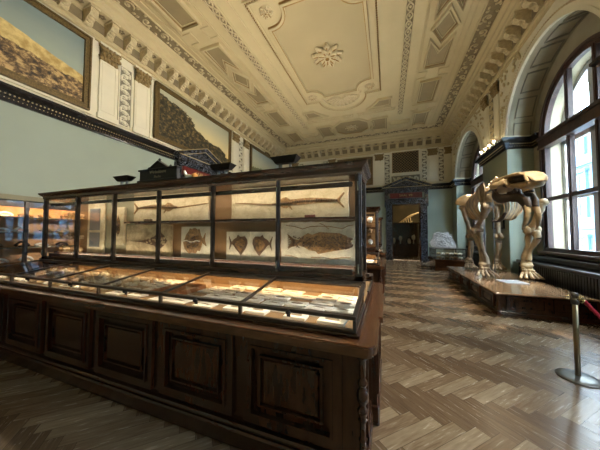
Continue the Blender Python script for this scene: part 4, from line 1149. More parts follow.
for bi, (a, b) in enumerate(BAYS):
    if bi < 3:
        for ry, y in enumerate((1.73, 1.87, 2.01, 2.16, 2.31, 2.45)):
            n = 4 if ry else 3
            for k in range(n):
                x = a+.11+(b-a-.22)*k/(n-1)+random.uniform(-.02,.02)
                if bi == 2 and x > -2.42 and y > 1.84: continue
                if random.random() < .12: continue
                kind = pb if (bi+ry+k) % 3 == 0 or ry == 0 and bi == 0 else pc
                place(kind, x, y+random.uniform(-.01,.01), ZD, 'fossil on a pale %s in %s' % ('block' if kind is pb else 'card', bay_name[bi]), 'fossil',
                      'fossils on pale %s in %s' % ('blocks' if kind is pb else 'cards', bay_name[bi]), random.uniform(-.06,.06), random.uniform(1.0,1.22))
    else:
        protos = []
        for s_ in range(4):
            m_ = MB(); m_.blob((0,0,-5+.014), (.032,.026,.018), n=8, m=6, jit=.6, seed=s_*3+bi)
            o = m_.build('small_fossil', [MAT['bone'], MAT['white'], MAT['bone_grey'], MAT['slab_w']][s_], origin=(0,0,-5)); protos.append(o)
        for ry in range(9):
            for k in range(8):
                x = a+.07+(b-a-.14)*k/7+random.uniform(-.025,.025); y = 1.71+.087*ry+random.uniform(-.015,.015)
                if random.random() < .1: continue
                o = random.choice(protos).copy(); COL.objects.link(o); o.location = (x, y, ZD); o.rotation_euler = (0,0,random.uniform(0,6)); s_ = random.uniform(.9,1.55); o.scale = (s_, s_, s_)
                tag(o, 'small pale fossil piece in %s' % bay_name[bi], 'fossil', 'small fossil pieces in %s' % bay_name[bi])
        for o in protos: bpy.data.objects.remove(o)
for p in (pb, pc):
    for ch in [x for x in bpy.data.objects if x.parent == p]: bpy.data.objects.remove(ch)
    bpy.data.objects.remove(p)
r = empty('specimen_tray', (-2.2, 2.0, ZD), 'orange-brown open tray in the desk bay below the ray slab', 'tray')
m_ = MB(); x0, x1, y0, y1 = -2.38, -2.03, 1.80, 2.26
m_.box(x0, x1, y0, y1, ZD, ZD+.008); m_.box(x0, x0+.012, y0, y1, ZD, ZD+.05); m_.box(x1-.012, x1, y0, y1, ZD, ZD+.05); m_.box(x0, x1, y0, y0+.012, ZD, ZD+.05); m_.box(x0, x1, y1-.012, y1, ZD, ZD+.05)
tm = m_.build('tray_box', plain('orange_card', (186,120,70), .7), r)

# ------------------------------------------------------------------ things on top of the cases
UPL = emis('uplight_lamp', (255,196,120), 1.0)
def hood(x, y, label, w=.165, z=2.292):
    r = empty('uplight', (x, y, z), label, 'lamp', 'floodlight hoods on top of the cases')
    m_ = MB(); a, b, c = z+.12, z+.19, .72*w
    vs = [(x-c, y-.03, a), (x+c, y-.03, a), (x+c, y+.03, a), (x-c, y+.03, a), (x-w, y-.07, b), (x+w, y-.07, b), (x+w, y+.07, b), (x-w, y+.07, b),
          (x-w+.012, y-.06, b), (x+w-.012, y-.06, b), (x+w-.012, y+.06, b), (x-w+.012, y+.06, b), (x-c+.01, y-.022, a+.01), (x+c-.01, y-.022, a+.01), (x+c-.01, y+.022, a+.01), (x-c+.01, y+.022, a+.01)]
    m_.add(vs, [(3,2,1,0),(0,1,5,4),(1,2,6,5),(2,3,7,6),(3,0,4,7),(4,5,9,8),(5,6,10,9),(6,7,11,10),(7,4,8,11),(8,9,13,12),(9,10,14,13),(10,11,15,14),(11,8,12,15),(12,13,14,15)])
    m_.build('lamp_shade', MAT['black'], r)
    for s_ in (-.5, .5):
        m_ = MB(); m_.box(x+s_*c-.012, x+s_*c+.012, y-.012, y+.012, z, a); m_.build('bracket', MAT['grey'], r)
    m_ = MB(); m_.tube([(x-c+.03, y, a+.025), (x+c-.03, y, a+.025)], .012, n=8); m_.build('lamp_tube', UPL, r)
    return r
HL = []
for x, lab in ((-3.82, 'black floodlight hood on the front case, left of the sign board'), (-1.97, 'black floodlight hood on the front case, right of the sign board'), (-1.09, 'black floodlight hood on the front case nearest its right end')):
    hood(x, 2.45, lab); HL.append((x, 2.45))
for y, nm in ((6.45, 'second'), (10.35, 'third')):
    for x, wh in ((-4.4, 'left'), (-2.9, 'middle'), (-1.3, 'right')):
        hood(x, y, 'black floodlight hood on top of the %s case, the %s one' % (nm, wh)); HL.append((x, y))
# sign board with pediment
r = empty('case_sign_board', (-3.15, 2.51, 2.292), 'black sign board with small pediment and pale lettering on top of the front case', 'sign')
m_ = MB(); X0, X1, XC = -3.53, -2.78, -3.15
m_.bbox(X0, X1, 2.48, 2.54, 2.292, 2.555, .008); m_.bbox(X0-.03, X1+.03, 2.46, 2.56, 2.292, 2.40, .006); m_.bbox(X0-.02, X1+.02, 2.465, 2.555, 2.54, 2.565, .006)
m_.prism([(XC-.19, 2.56), (XC+.19, 2.56), (XC+.12, 2.60), (XC, 2.65), (XC-.12, 2.60)], 2.485, 2.535, lambda a, b, c: (a, c, b))
m_.prism([(XC-.2, 2.56), (XC-.17, 2.56), (XC, 2.66), (XC, 2.675)], 2.47, 2.55, lambda a, b, c: (a, c, b)); m_.prism([(XC+.2, 2.56), (XC+.17, 2.56), (XC, 2.66), (XC, 2.675)], 2.47, 2.55, lambda a, b, c: (a, c, b))
m_.lathe([(.015,2.65),(.026,2.67),(.012,2.685),(.022,2.70),(.004,2.72)], (XC, 2.51, 0), 10)
for x in (XC-.22, XC+.22): m_.lathe([(.016,2.56),(.022,2.58),(.006,2.605)], (x, 2.51, 0), 8)
m_.build('board', MAT['black'], r)
lm = plain('faded_lettering', (150,140,116), .6)
text_mesh('Wirbeltiere', .07, lm, r, (-3.15, 2.477, 2.51), (pi/2,0,0)); text_mesh('Fische', .055, lm, r, (-3.15, 2.477, 2.44), (pi/2,0,0))
# small pale figure with a yellow-orange lump
r = empty('pale_specimen', (-2.64, 2.60, 2.292), 'small white object with a yellow-orange lump beside the sign board', 'specimen')
m_ = MB(); m_.bbox(-2.78, -2.48, 2.57, 2.63, 2.292, 2.40, .005); m_.build('dark_stand', MAT['black'], r)
m_ = MB(); m_.tube([(-2.76, 2.60, 2.52), (-2.74, 2.60, 2.46), (-2.69, 2.60, 2.43), (-2.60, 2.60, 2.42)], [.014,.024,.032,.022], n=8, sub=3); m_.blob((-2.68, 2.60, 2.412), (.10,.05,.02), n=10, m=5, jit=.3); m_.build('white_body', MAT['white'], r)
m_ = MB(); m_.blob((-2.57, 2.60, 2.43), (.045,.04,.04), n=12, m=8); m_.build('orange_lump', plain('amber_orange', (226,160,84), .5), r)

# contents visible in the second and third case : slabs and round objects near their right ends
for y, nm in ((6.44, 'second'), (10.34, 'third')):
    for k, (x, z, R) in enumerate(((-.42, 1.98, .07), (-.42, 1.70, .05), (-.42, 1.42, .06), (-.72, 1.98, .06), (-.72, 1.5, .07))):
        m_ = MB(); m_.blob((x, y-.12, z), (R, R*.8, R), n=12, m=8, jit=.35, seed=k); m_.lathe([(R*.7, z-R-.012), (R*.5, z-R*.6)], (x, y-.12, 0), 10)
        tag(m_.build('pale_fossil', MAT['white'] if k % 2 == 0 else MAT['bone'], origin=(x, y-.12, z-R-.012)), 'pale rounded fossil at the right end of the %s case' % nm, 'fossil', 'pale fossils in the %s case' % nm)
    for z in (1.35-.012, 1.64, 1.90):
        card('case_board', (-.6, y-.12, z), .6, .18, .01, 'shelf board at the right end of the %s case' % nm, 'shelf', 'shelf boards in the %s case' % nm, MAT['case_h'])
    for k in range(5):
        card('large_pale_slab', (-1.2-.85*k, y-.06, 1.62), .7, .03, .6, 'large pale fossil slab standing inside the %s case' % nm, 'fossil slab', 'pale slabs in the %s case' % nm, MAT['slab_w'])
    for k in range(10):
        card('desk_card', (-.45-.5*k, y-.72, ZD+.008), .3, .2, .015, 'pale card lying in the desk of the %s case' % nm, 'card', 'pale cards in the desk of the %s case' % nm, MAT['white'])

# ------------------------------------------------------------------ wall case on the left
r = empty('wall_case', (-7.0, 2.6, 0), 'tall glazed wall cabinet with lit bones along the left wall', 'display case')
y0, y1, xf = -.2, 6.1, -6.76
m_ = MB(); m_.bbox(-7.28, xf+.04, y0, y1, 0, .14, .01); m_.box(-7.27, xf, y0+.02, y1-.02, .14, .95); m_.bbox(-7.28, xf+.05, y0-.02, y1+.02, .95, 1.0, .01)
for k in range(7):
    a = y0+.05+.9*k
    for p0, p1, q0, q1 in ((a, a+.06, .18, .9), (a+.76, a+.82, .18, .9), (a+.06, a+.76, .18, .25), (a+.06, a+.76, .83, .9)): m_.box(xf, xf+.025, p0, p1, q0, q1)
m_.build('cabinet_base', MAT['case'], r)
m_ = MB(); m_.bbox(-7.28, xf+.06, y0-.03, y1+.03, 2.24, 2.34, .012); m_.build('cornice', MAT['casegrey'], r)
m_ = MB(); m_.box(-7.28, -7.26, y0, y1, 1.0, 2.24); m_.build('back_panel', plain('wallcase_back', (196,150,104), .7), r)
for k in range(8):
    y = y0+.9*k if k < 7 else y1-.03
    m_ = MB(); m_.bbox(xf-.03, xf+.02, y-.03 if k else y, y+.03, 1.0, 2.24, .005); p_ = m_.build('post', MAT['frame_metal'], r)
    for z in (1.2, 1.65, 2.08):
        h = MB(); h.box(xf+.02, xf+.03, y-.03, y+.03, z-.03, z+.03); h.build('hinge', MAT['black'], p_)
    if k < 7:
        m_ = MB(); m_.box(xf-.012, xf-.007, y+.03, min(y+.87, y1-.03), 1.0, 2.24); m_.build('glass_door', MAT['glass'], r)
for z in (1.30, 1.60, 1.92):
    m_ = MB(); m_.box(-7.26, -6.86, y0+.03, y1-.03, z, z+.015); m_.build('shelf_board', MAT['casegrey'], r)
m_ = MB(); m_.box(-6.80, -6.785, y0+.03, y1-.03, 2.12, 2.24); m_.build('lamp_pelmet', MAT['frame_metal'], r)
m_ = MB(); m_.box(-6.84, -6.81, y0+.05, y1-.05, 2.20, 2.225); m_.build('strip_lamp', emis('wall_case_lamp', (255,214,160), 24), r)
random.seed(5)
for z in (1.015, 1.315, 1.615, 1.935):
    for k in range(16):
        y = .6+k*.33+random.uniform(-.06,.06); hh = random.uniform(.06,.12)
        m_ = MB(); m_.tube([(-7.05, y-.1, z+.03), (-7.04, y-.03, z+hh), (-7.03, y+.05, z+hh*.8), (-7.05, y+.1, z+.025)], [.028,.02,.024,.026], n=7, sub=2)
        m_.blob((-7.05, y, z+.02), (.05,.07,.02), n=8, m=4, jit=.3, seed=k)
        tag(m_.build('shelved_bone', random.choice([MAT['bone'], MAT['white'], MAT['fossil'], MAT['bone_dark']]), origin=(-7.05, y, z)), 'bone fragment on a shelf of the lit wall cabinet', 'fossil', 'bone fragments in the wall cabinet')

# ------------------------------------------------------------------ podium
r = empty('podium', (2.8, 7.8, 0), 'low dark wooden podium carrying the big skeleton', 'platform')
px0, px1, py0, py1, pz = 2.06, 3.53, 5.86, 9.95, .455
m_ = MB(); m_.box(px0, px1, py0, py1, .09, .42); m_.build('podium_body', MAT['case'], r)
m_ = MB(); m_.bbox(px0-.03, px1, py0-.03, py1+.02, 0, .09, .012); m_.build('plinth', MAT['case_h'], r)
m_ = MB(); m_.bbox(px0-.07, px1, py0-.07, py1+.05, .42, pz, .012); m_.build('podium_top', wood('podium_top_wood', (118,88,62), (154,122,92), .14, (1,.3,1), coat=.4), r)
for k in range(5):
    a = py0+.14+k*.80; m_ = MB()
    for p0, p1, q0, q1 in ((a, a+.05, .13, .39), (a+.6, a+.65, .13, .39), (a+.05, a+.6, .13, .17), (a+.05, a+.6, .35, .39), (a+.14, a+.51, .21, .31)): m_.box(px0-.035, px0, p0, p1, q0, q1)
    m_.build('side_panel', MAT['case'], r)
for k in range(2):
    a = px0+.12+k*.72; m_ = MB()
    for p0, p1, q0, q1 in ((a, a+.05, .13, .39), (a+.58, a+.63, .13, .39), (a+.05, a+.58, .13, .17), (a+.05, a+.58, .35, .39), (a+.14, a+.49, .21, .31)): m_.box(p0, p1, py0-.035, py0, q0, q1)
    m_.build('front_panel', MAT['case'], r)
m_ = MB(); m_.lathe([(.04,.09),(.04,.13),(.026,.15),(.034,.19),(.042,.23),(.028,.28),(.024,.31),(.036,.35),(.04,.38),(.04,.42)], (px0-.005, py0-.005, 0), 14); m_.build('turned_colonnette', MAT['case'], r)
m_ = MB(); M = Matrix.Translation((2.82, 7.22, pz+.01)) @ Matrix.Rotation(.15, 4, 'Z'); m_.mbox(M, .46, .44, .016)
r = empty('information_card', (2.8, 7.22, pz), 'white information card lying on the podium in front of the skeleton', 'sign'); m_.build('card_plate', plain('grey_white_card', (176,182,188), .6, var=.03), r)
m_ = MB()
for k in range(5): m_.mbox(M @ Matrix.Translation((-.05, .13-.06*k, .0085)), .26, .016, .002)
m_.mbox(M @ Matrix.Translation((.16, 0, .0085)), .07, .3, .002)
m_.build('printed_lines', MAT['grey'], r)

# ------------------------------------------------------------------ skeleton of an extinct elephant relative
SK = empty('elephant_skeleton', (2.95, 8.4, pz), 'huge mounted skeleton of an elephant-like animal with down-turned tusks, on the podium', 'skeleton')
B1, B2, B3 = MAT['bone'], MAT['bone_grey'], MAT['bone_dark']
sc = 2.93   # centre line X at the shoulders
def bone(name, pts, rad, m=B2, n=10, flat=1, sub=4, up=(0,0,1), ends=0, parent=SK):
    b = MB(); b.tube(pts, rad, n=n, flat=flat, sub=sub, up=up)
    if ends:
        for p, s_ in ((pts[0], 1), (pts[-1], 1)):
            for e in (-1, 1): b.blob((p[0]+e*ends*.6, p[1], p[2]), (ends*.8, ends*.9, ends*.7), n=8, m=6, jit=.2, seed=e+p[2])
    return b.build(name, m, parent)
# skull : roof plate, slot, upper jaw, cheek arches
b = MB()
b.loft([(2.80,7.62,2.84,.05,.05),(2.80,7.58,2.84,.22,.15),(2.81,7.42,2.88,.27,.19),(2.83,7.25,2.97,.24,.09),(2.86,7.0,3.00,.20,.06),(2.90,6.75,3.00,.19,.05),(2.94,6.6,2.96,.18,.045),(2.97,6.45,2.91,.16,.045),(2.98,6.33,2.80,.13,.05),(2.98,6.28,2.72,.05,.03)], n=18, e=.8)
b.loft([(2.86,7.12,2.80,.04,.04),(2.87,7.05,2.78,.17,.06),(2.90,6.8,2.74,.20,.075),(2.94,6.62,2.71,.18,.08),(2.96,6.48,2.70,.17,.08),(2.98,6.38,2.71,.14,.07),(2.98,6.33,2.72,.05,.05)], n=18, e=.75)
for s_ in (-1, 1):
    b.tube([(2.80+s_*.22,7.50,2.84),(2.81+s_*.30,7.30,2.83),(2.84+s_*.29,7.12,2.84),(2.87+s_*.22,6.98,2.90)], [.06,.05,.055,.05], n=8, sub=4, flat=1.3)
    b.tube([(2.87+s_*.2,6.98,2.92),(2.88+s_*.21,6.95,2.84),(2.89+s_*.18,6.90,2.78)], [.045,.04,.05], n=8, sub=4)
    b.tube([(2.96+s_*.14,6.46,2.90),(2.97+s_*.15,6.42,2.82),(2.97+s_*.13,6.38,2.74)], [.035,.03,.035], n=8, sub=4)
    b.blob((2.90+s_*.10,6.72,2.985), (.08,.16,.03), n=10, m=6)
b.build('skull', B1, SK)
b = MB(); b.loft([(2.82,7.3,2.84,.1,.06),(2.88,6.9,2.86,.10,.07),(2.94,6.5,2.84,.11,.07),(2.97,6.42,2.80,.08,.05)], n=12); b.build('skull_core', B3, SK)  # core coloured dark to stand in for shade inside the skull openings
b = MB()
for s_ in (-1, 1):
    b.tube([(2.80+s_*.22,7.38,2.80),(2.82+s_*.24,7.36,2.62),(2.84+s_*.22,7.2,2.50),(2.88+s_*.17,6.95,2.48),(2.92+s_*.12,6.75,2.45),(2.94+s_*.09,6.6,2.33),(2.94+s_*.07,6.54,2.2)], [.03,.05,.055,.05,.05,.055,.05], n=10, sub=4, flat=2.0)
    for k in range(4): b.blob((2.90+s_*.15, 7.02-.09*k, 2.60), (.045,.04,.035), n=8, m=5)
b.blob((2.93,6.68,2.36), (.10,.10,.10), n=12, m=8, jit=.3)
b.build('lower_jaw', B3, SK)
for s_ in (-1, 1):
    bone('tusk', [(2.94+s_*.07,6.56,2.24),(2.95+s_*.09,6.52,2.05),(2.95+s_*.11,6.58,1.86),(2.95+s_*.12,6.70,1.72)], [.06,.055,.04,.01], B1)
def roughen(o, amp=.012, f=7):
    for v in o.data.vertices:
        p = v.co*f; v.co += Vector((noise.noise(p), noise.noise(p+Vector((9,0,0))), noise.noise(p+Vector((0,9,0)))))*amp
# neck and back vertebrae with spinous processes
spine = [(2.82,7.60,2.82),(2.86,7.75,2.84),(2.90,7.92,2.90),(2.93,8.2,2.98),(2.94,8.6,3.0),(2.94,9.0,2.95),(2.93,9.4,2.86),(2.92,9.7,2.78)]
def sp(t):
    q = t*(len(spine)-1); i = min(int(q), len(spine)-2); f = q-i; return Vector(spine[i]).lerp(Vector(spine[i+1]), f)
NV = 24
for k in range(NV):
    t = k/(NV-1); p = sp(t); b = MB()
    b.lathe([(.03,-.03),(.055,-.028),(.05,0),(.055,.028),(.03,.03)], (p.x, p.y, p.z), 10, axis='Y')
    h = .10+.17*max(0, 1-abs(t-.38)/.32)
    b.tube([(p.x, p.y, p.z+.03), (p.x, p.y+.05, p.z+.03+h*.6), (p.x, p.y+.09, p.z+.03+h)], [.026,.016,.022], n=6)
    for s_ in (-1, 1): b.tube([(p.x, p.y, p.z+.02), (p.x+s_*.07, p.y+.01, p.z+.05), (p.x+s_*.12, p.y+.02, p.z+.035)], [.024,.016,.02], n=6)
    b.build('vertebra', B2 if k % 3 else B1, SK)
# ribs
for k in range(13):
    t = .30+.46*k/12; p = sp(t); W = .50+.10*sin(pi*k/12); zb = 2.02+.10*abs(k-6)/8
    for s_ in (-1, 1):
        bone('rib', [(p.x+s_*.06,p.y,p.z+.02),(p.x+s_*W*.62,p.y+.02,p.z-.08),(p.x+s_*W,p.y+.05,p.z-.36),(p.x+s_*W*.95,p.y+.02,p.z-.66),(p.x+s_*W*.62,p.y-.05,zb)], [.014,.016,.018,.018,.022], B2 if k % 2 else B1, n=6, flat=1.3, sub=3, up=(0,1,0))
b = MB(); b.tube([(2.93,7.75,2.18),(2.93,8.1,2.0),(2.93,8.6,2.02)], [.04,.06,.04], n=8, sub=4, flat=.6); b.build('breastbone', B3, SK)
# shoulder blades
for s_, x in ((-1, 2.47), (1, 3.40)):
    b = MB()
    top = [(x+.10*-s_*0, 7.75, 3.02), (x, 8.2, 2.98), (x+.01, 8.30, 2.80), (x+.02*s_, 7.62, 2.36), (x+.02*s_, 7.46, 2.36), (x, 7.52, 2.75)]
    b.prism([(y, z) for _, y, z in top], x-.018, x+.018, lambda a, c, d: (d+(3.0-c)*.12*s_, a, c))
    b.tube([(x+s_*.03,8.05,2.97),(x+s_*.07,7.8,2.7),(x+s_*.1,7.58,2.42)], [.02,.03,.04], n=7, sub=4)
    b.blob((x+.05*s_, 7.53, 2.36), (.08,.09,.07), n=10, m=6)
    b.build('shoulder_blade', B2, SK)
def foot(x, y, z0, facing=-1, m=B1, spread=.2, parent=SK):
    b = MB()
    for i in range(3):
        for j in range(3): b.blob((x+(i-1)*.075, y+(j-1)*.05, z0+.20-.04*j*0+.055*(j % 2)), (.05,.05,.045), n=8, m=6, jit=.25, seed=i*3+j)
    for k in range(5):
        a = (k-2)/2; dx = a*spread; ln = .20-.05*abs(a)
        b.tube([(x+dx*.35, y-.02, z0+.19), (x+dx*.75, y+facing*ln*.6, z0+.11), (x+dx*1.05, y+facing*ln*1.15, z0+.045), (x+dx*1.18, y+facing*ln*1.45, z0+.022)], [.038,.028,.034,.018], n=8, sub=3)
        b.blob((x+dx*.75, y+facing*ln*.6, z0+.11), (.036,.036,.036), n=7, m=5)
        b.blob((x+dx*1.05, y+facing*ln*1.15, z0+.04), (.038,.04,.034), n=7, m=5)
    b.blob((x, y+.10, z0+.07), (.07,.09,.06), n=8, m=6, jit=.2)
    return b.build('foot', m, parent)
def leg_front(x, y, m, sx, sy=7.55, elx=0, ey=8.18):
    L = MB(); ex = x+elx
    L.tube([(sx,sy,2.36),(sx+.01,sy+.05*(ey-sy)/.6,2.24),((sx+ex)/2,(sy+ey)/2,2.02),(ex,ey-.05,1.84),(ex,ey,1.73)], [.12,.09,.058,.075,.12], n=12, sub=5)
    L.blob((sx+.04,sy-.02,2.38), (.12,.11,.10), n=10, m=8, jit=.15); L.blob((ex+.10,ey,1.75), (.08,.10,.10), n=9, m=6, jit=.2); L.blob((ex-.10,ey-.02,1.73), (.08,.10,.10), n=9, m=6, jit=.2)
    L.build('upper_arm_bone', m, SK)
    L = MB(); d = ey-7.9
    L.tube([(ex-.03,ey+.18,1.82),(ex-.02,ey+.10,1.62),(x-.02+elx*.6,7.95+d*.55,1.3),(x-.03,7.96,.98),(x-.03,7.94,.80)], [.07,.085,.055,.05,.08], n=10, sub=5)
    L.tube([(ex+.04,ey-.05,1.66),(ex+.05,ey-.1,1.5),(x+.03+elx*.5,7.9+d*.3,1.2),(x+.05,7.90,.95),(x+.05,7.88,.78)], [.10,.065,.045,.06,.09], n=10, sub=5)
    L.blob((x,7.9,.79), (.14,.11,.08), n=10, m=6, jit=.15)
    L.build('forearm_bone', m, SK)
    foot(x, 7.86, pz+.03, m=m)
def leg_rear(x, y, m, hx):
    L = MB()
    L.tube([(hx,9.52,2.55),(hx+.0,9.50,2.42),((hx+x)/2,9.42,2.05),(x,9.36,1.7),(x,9.34,1.55)], [.10,.09,.062,.07,.10], n=12, sub=5)
    L.blob((hx-.05,9.52,2.53), (.10,.09,.09), n=10, m=8, jit=.15); L.blob((x-.07,9.34,1.56), (.07,.09,.08), n=9, m=6, jit=.2); L.blob((x+.07,9.34,1.56), (.07,.09,.08), n=9, m=6, jit=.2); L.blob((x,9.23,1.6), (.05,.04,.07), n=8, m=6)
    L.build('thigh_bone', m, SK)
    L = MB()
    L.tube([(x,9.36,1.44),(x,9.37,1.3),(x,9.46,1.05),(x,9.54,.82),(x,9.55,.76)], [.10,.075,.05,.055,.08], n=10, sub=5)
    L.tube([(x+.08,9.42,1.38),(x+.09,9.47,1.1),(x+.07,9.57,.80)], [.03,.022,.035], n=8, sub=5)
    L.blob((x,9.54,.77), (.10,.10,.07), n=10, m=6, jit=.15)
    L.build('shin_bone', m, SK)
    foot(x, 9.56, pz+.03, m=m, spread=.15)
leg_front(2.48, 7.8, B2, 2.46, 7.62, -.05)
leg_front(3.40, 7.8, B1, 3.47, 7.36, .06, 7.72)
leg_rear(2.58, 9.6, B2, 2.46); leg_rear(3.35, 9.5, B2, 3.38)
# pelvis
b = MB()
for s_ in (-1, 1):
    b.blob((2.92+s_*.40,9.42,2.78), (.34,.10,.17), Matrix.Rotation(s_*.28, 3, 'Y') @ Matrix.Rotation(-.3, 3, 'X'), n=16, m=10, jit=.18, seed=s_)
    b.tube([(2.92+s_*.12,9.5,2.82),(2.92+s_*.36,9.50,2.60),(2.92+s_*.30,9.62,2.42),(2.92+s_*.1,9.66,2.32)], [.08,.09,.06,.05], n=10, sub=4)
    b.tube([(2.92+s_*.30,9.6,2.46),(2.92+s_*.24,9.85,2.42)], [.06,.05], n=8)
b.blob((2.92,9.52,2.84), (.12,.16,.08), n=10, m=6); b.build('pelvis', B1, SK)
for k in range(10):
    t = k/9; b = MB(); b.lathe([(.02,-.03),(.04-.02*t,-.02),(.04-.02*t,.02),(.02,.03)], (2.92, 9.78+.06*k*(1-t*.5), 2.72-.55*t*t-.1*t), 8, axis='Y'); b.build('tail_vertebra', B2, SK)
b = MB(); b.tube([(2.93,8.5,pz),(2.93,8.5,2.9)], .012, n=8); b.tube([(2.93,9.2,pz),(2.93,9.2,2.85)], .022, n=8); b.tube([(2.93,8.2,2.93),(2.93,8.7,2.94),(2.93,9.2,2.88)], .02, n=8); b.build('support_rod', MAT['grey'], SK)

for o in list(bpy.data.objects):
    if o.parent == SK and o.name.split('.')[0] in ('skull','lower_jaw','upper_arm_bone','forearm_bone','thigh_bone','shin_bone','pelvis','foot','shoulder_blade'): roughen(o, .03 if 'skull' in o.name or 'pelvis' in o.name else .018)
# ------------------------------------------------------------------ framed notice on the pier
r = empty('framed_notice', (XR-.01, 9.87, 1.8), 'small dark framed notice on the pier behind the skeleton', 'picture')
m_ = MB(); y0, y1, z0, z1 = 9.42, 10.3, 1.80, 2.20
for p0, p1, q0, q1 in ((y0, y0+.04, z0, z1), (y1-.04, y1, z0, z1), (y0, y1, z0, z0+.04), (y0, y1, z1-.04, z1)): m_.box(XR-.035, XR-.002, p0, p1, q0, q1)
m_.build('picture_frame', MAT['black'], r)
m_ = MB(); m_.box(XR-.015, XR-.002, y0+.03, y1-.03, z0+.03, z1-.03); m_.build('notice_sheet', plain('notice_sheet', (146,140,116), .5, var=.3, sc=8), r)

# ------------------------------------------------------------------ low vitrine with rock
r = empty('low_vitrine', (2.6, 12.7, 0), 'low square wooden glass-topped case near the far right corner', 'display case')
x0, x1, y0, y1 = 1.98, 3.2, 12.1, 13.8
m_ = MB(); m_.bbox(x0, x1, y0, y1, 0, .10, .01); m_.bbox(x0+.02, x1-.02, y0+.02, y1-.02, .1, .46, .01); m_.bbox(x0-.02, x1+.02, y0-.02, y1+.02, .44, .50, .01)
for k in range(2):
    a = x0+.1+k*.55; m_.box(a, a+.45, y0+.005, y0+.02, .16, .4)
m_.build('wooden_base', MAT['counter'], r)
m_ = MB()
for x in (x0+.02, x1-.05):
    for y in (y0+.02, y1-.05): m_.box(x, x+.03, y, y+.03, .5, .96)
for y in (y0+.02, y1-.05): m_.box(x0+.02, x1-.02, y, y+.03, .95, .98)
for x in (x0+.02, x1-.05): m_.box(x, x+.03, y0+.02, y1-.02, .95, .98)
m_.build('glazing_frame', MAT['frame_metal'], r)
for q in ((x0+.03, x1-.03, y0+.03, y0+.036, .5, .95), (x0+.03, x0+.036, y0+.05, y1-.05, .5, .95), (x1-.036, x1-.03, y0+.05, y1-.05, .5, .95)):
    m_ = MB(); m_.box(*q); m_.build('glass_pane', MAT['glass'], r)
m_ = MB(); m_.box(x0+.03, x1-.03, y0+.03, y1-.05, .982, .99); m_.build('glass_top', MAT['glass'], r)
m_ = MB(); m_.box(x0+.08, x1-.08, y0+.12, y1-.3, .66, .68); m_.build('inner_shelf', MAT['case_h'], r)
for k in range(6):
    for z, lab in ((.502, 'lower'), (.682, 'upper')):
        m_ = MB(); x = x0+.2+.165*k; m_.tube([(x-.06, 12.35, z+.05), (x, 12.4, z+.085), (x+.07, 12.36, z+.05)], [.045,.03,.045], n=8, sub=3)
        tag(m_.build('vitrine_bone', MAT['white'] if k % 2 else MAT['bone'], origin=(x, 12.37, z)), 'pale bone on the %s level of the low glass case' % lab, 'fossil', 'bones on the %s level of the low case' % lab)
r_ = MB(); random.seed(2)
out = [(2.02,1.0),(1.93,1.22),(2.06,1.42),(2.12,1.66),(2.32,1.74),(2.50,1.69),(2.72,1.72),(2.78,1.52),(2.90,1.38),(2.98,1.16),(3.0,1.0)]
r_.prism(out, 12.9, 13.1, lambda a, b, c: (a, c+(b-1.0)*.18, b))
for _ in range(70):
    x = random.uniform(2.1, 2.85); z = random.uniform(1.05, 1.62); r_.blob((x, 12.9+(z-1)*.18, z), (random.uniform(.03,.08), .025, random.uniform(.02,.06)), n=7, m=4, jit=.4, seed=_)
ro = r_.build('fossil_rock_slab', MAT['rock'], origin=(2.45, 13.0, .992)); tag(ro, 'large irregular grey-white rock slab standing on the low glass case', 'rock')

# ------------------------------------------------------------------ barrier
r = empty('barrier_post', (1.98, 3.62, 0), 'brass stanchion post on a round base at the right', 'barrier post')
x, y = 1.98, 3.62
m_ = MB(); m_.lathe([(.175,0),(.178,.008),(.172,.016),(.12,.024),(.05,.03),(.03,.034)], (x, y, 0), 36); m_.build('round_base', plain('brushed_grey_metal', (128,128,126), .38, .8, var=.1), r)
m_ = MB(); m_.lathe([(.024,.03),(.024,.90)], (x, y, 0), 16); m_.build('pole', plain('brushed_brass', (150,136,108), .28, .9, var=.1), r)
m_ = MB(); m_.lathe([(.030,.895),(.034,.90),(.034,.935),(.028,.945),(.004,.947)], (x, y, 0), 16); m_.lathe([(.03,.82),(.033,.83),(.033,.86),(.03,.87)], (x, y, 0), 16)
m_.build('pole_cap', MAT['frame_metal'], r)
m_ = MB()
for a in (0, pi/2, pi, -pi/2):
    hk = MB(); hk.tube([(x+cos(a)*(.03+.025*(1-cos(t))), y+sin(a)*(.03+.025*(1-cos(t))), .895+.02*sin(t)) for t in [q*.7 for q in range(9)]], .005, n=5); hk.build('hook', MAT['brass'], r)
m_.tube([(x+.05+.02*cos(t), y-.01, .87+.03*sin(t)) for t in [q*.7 for q in range(10)]], .006, n=6)
m_.build('hook_ring', MAT['brass'], r)
pts = [(x+.065+1.5*t, y-.01+.35*t, .87-1.35*t+1.25*t*t) for t in [k/14 for k in range(15)]]
r2 = empty('barrier_rope', (x+.8, y, .5), 'red twisted barrier rope hanging from the stanchion post', 'rope')
m_ = MB()
for ph in (0, 2.09, 4.19):
    P = []
    for k in range(141):
        t = k/140; a = ph+t*70
        P.append((x+.075+1.42*t, y-.01+.35*t+cos(a)*.011, .86-1.8*t+1.65*t*t+sin(a)*.011))
    m_.tube(P, .013, n=6)
m_.build('twisted_rope', MAT['rope'], r2)
m_ = MB(); m_.tube([(x+.055, y-.01, .88), (x+.085, y-.005, .845)], .017, n=10); m_.build('brass_end', MAT['brass'], r2)

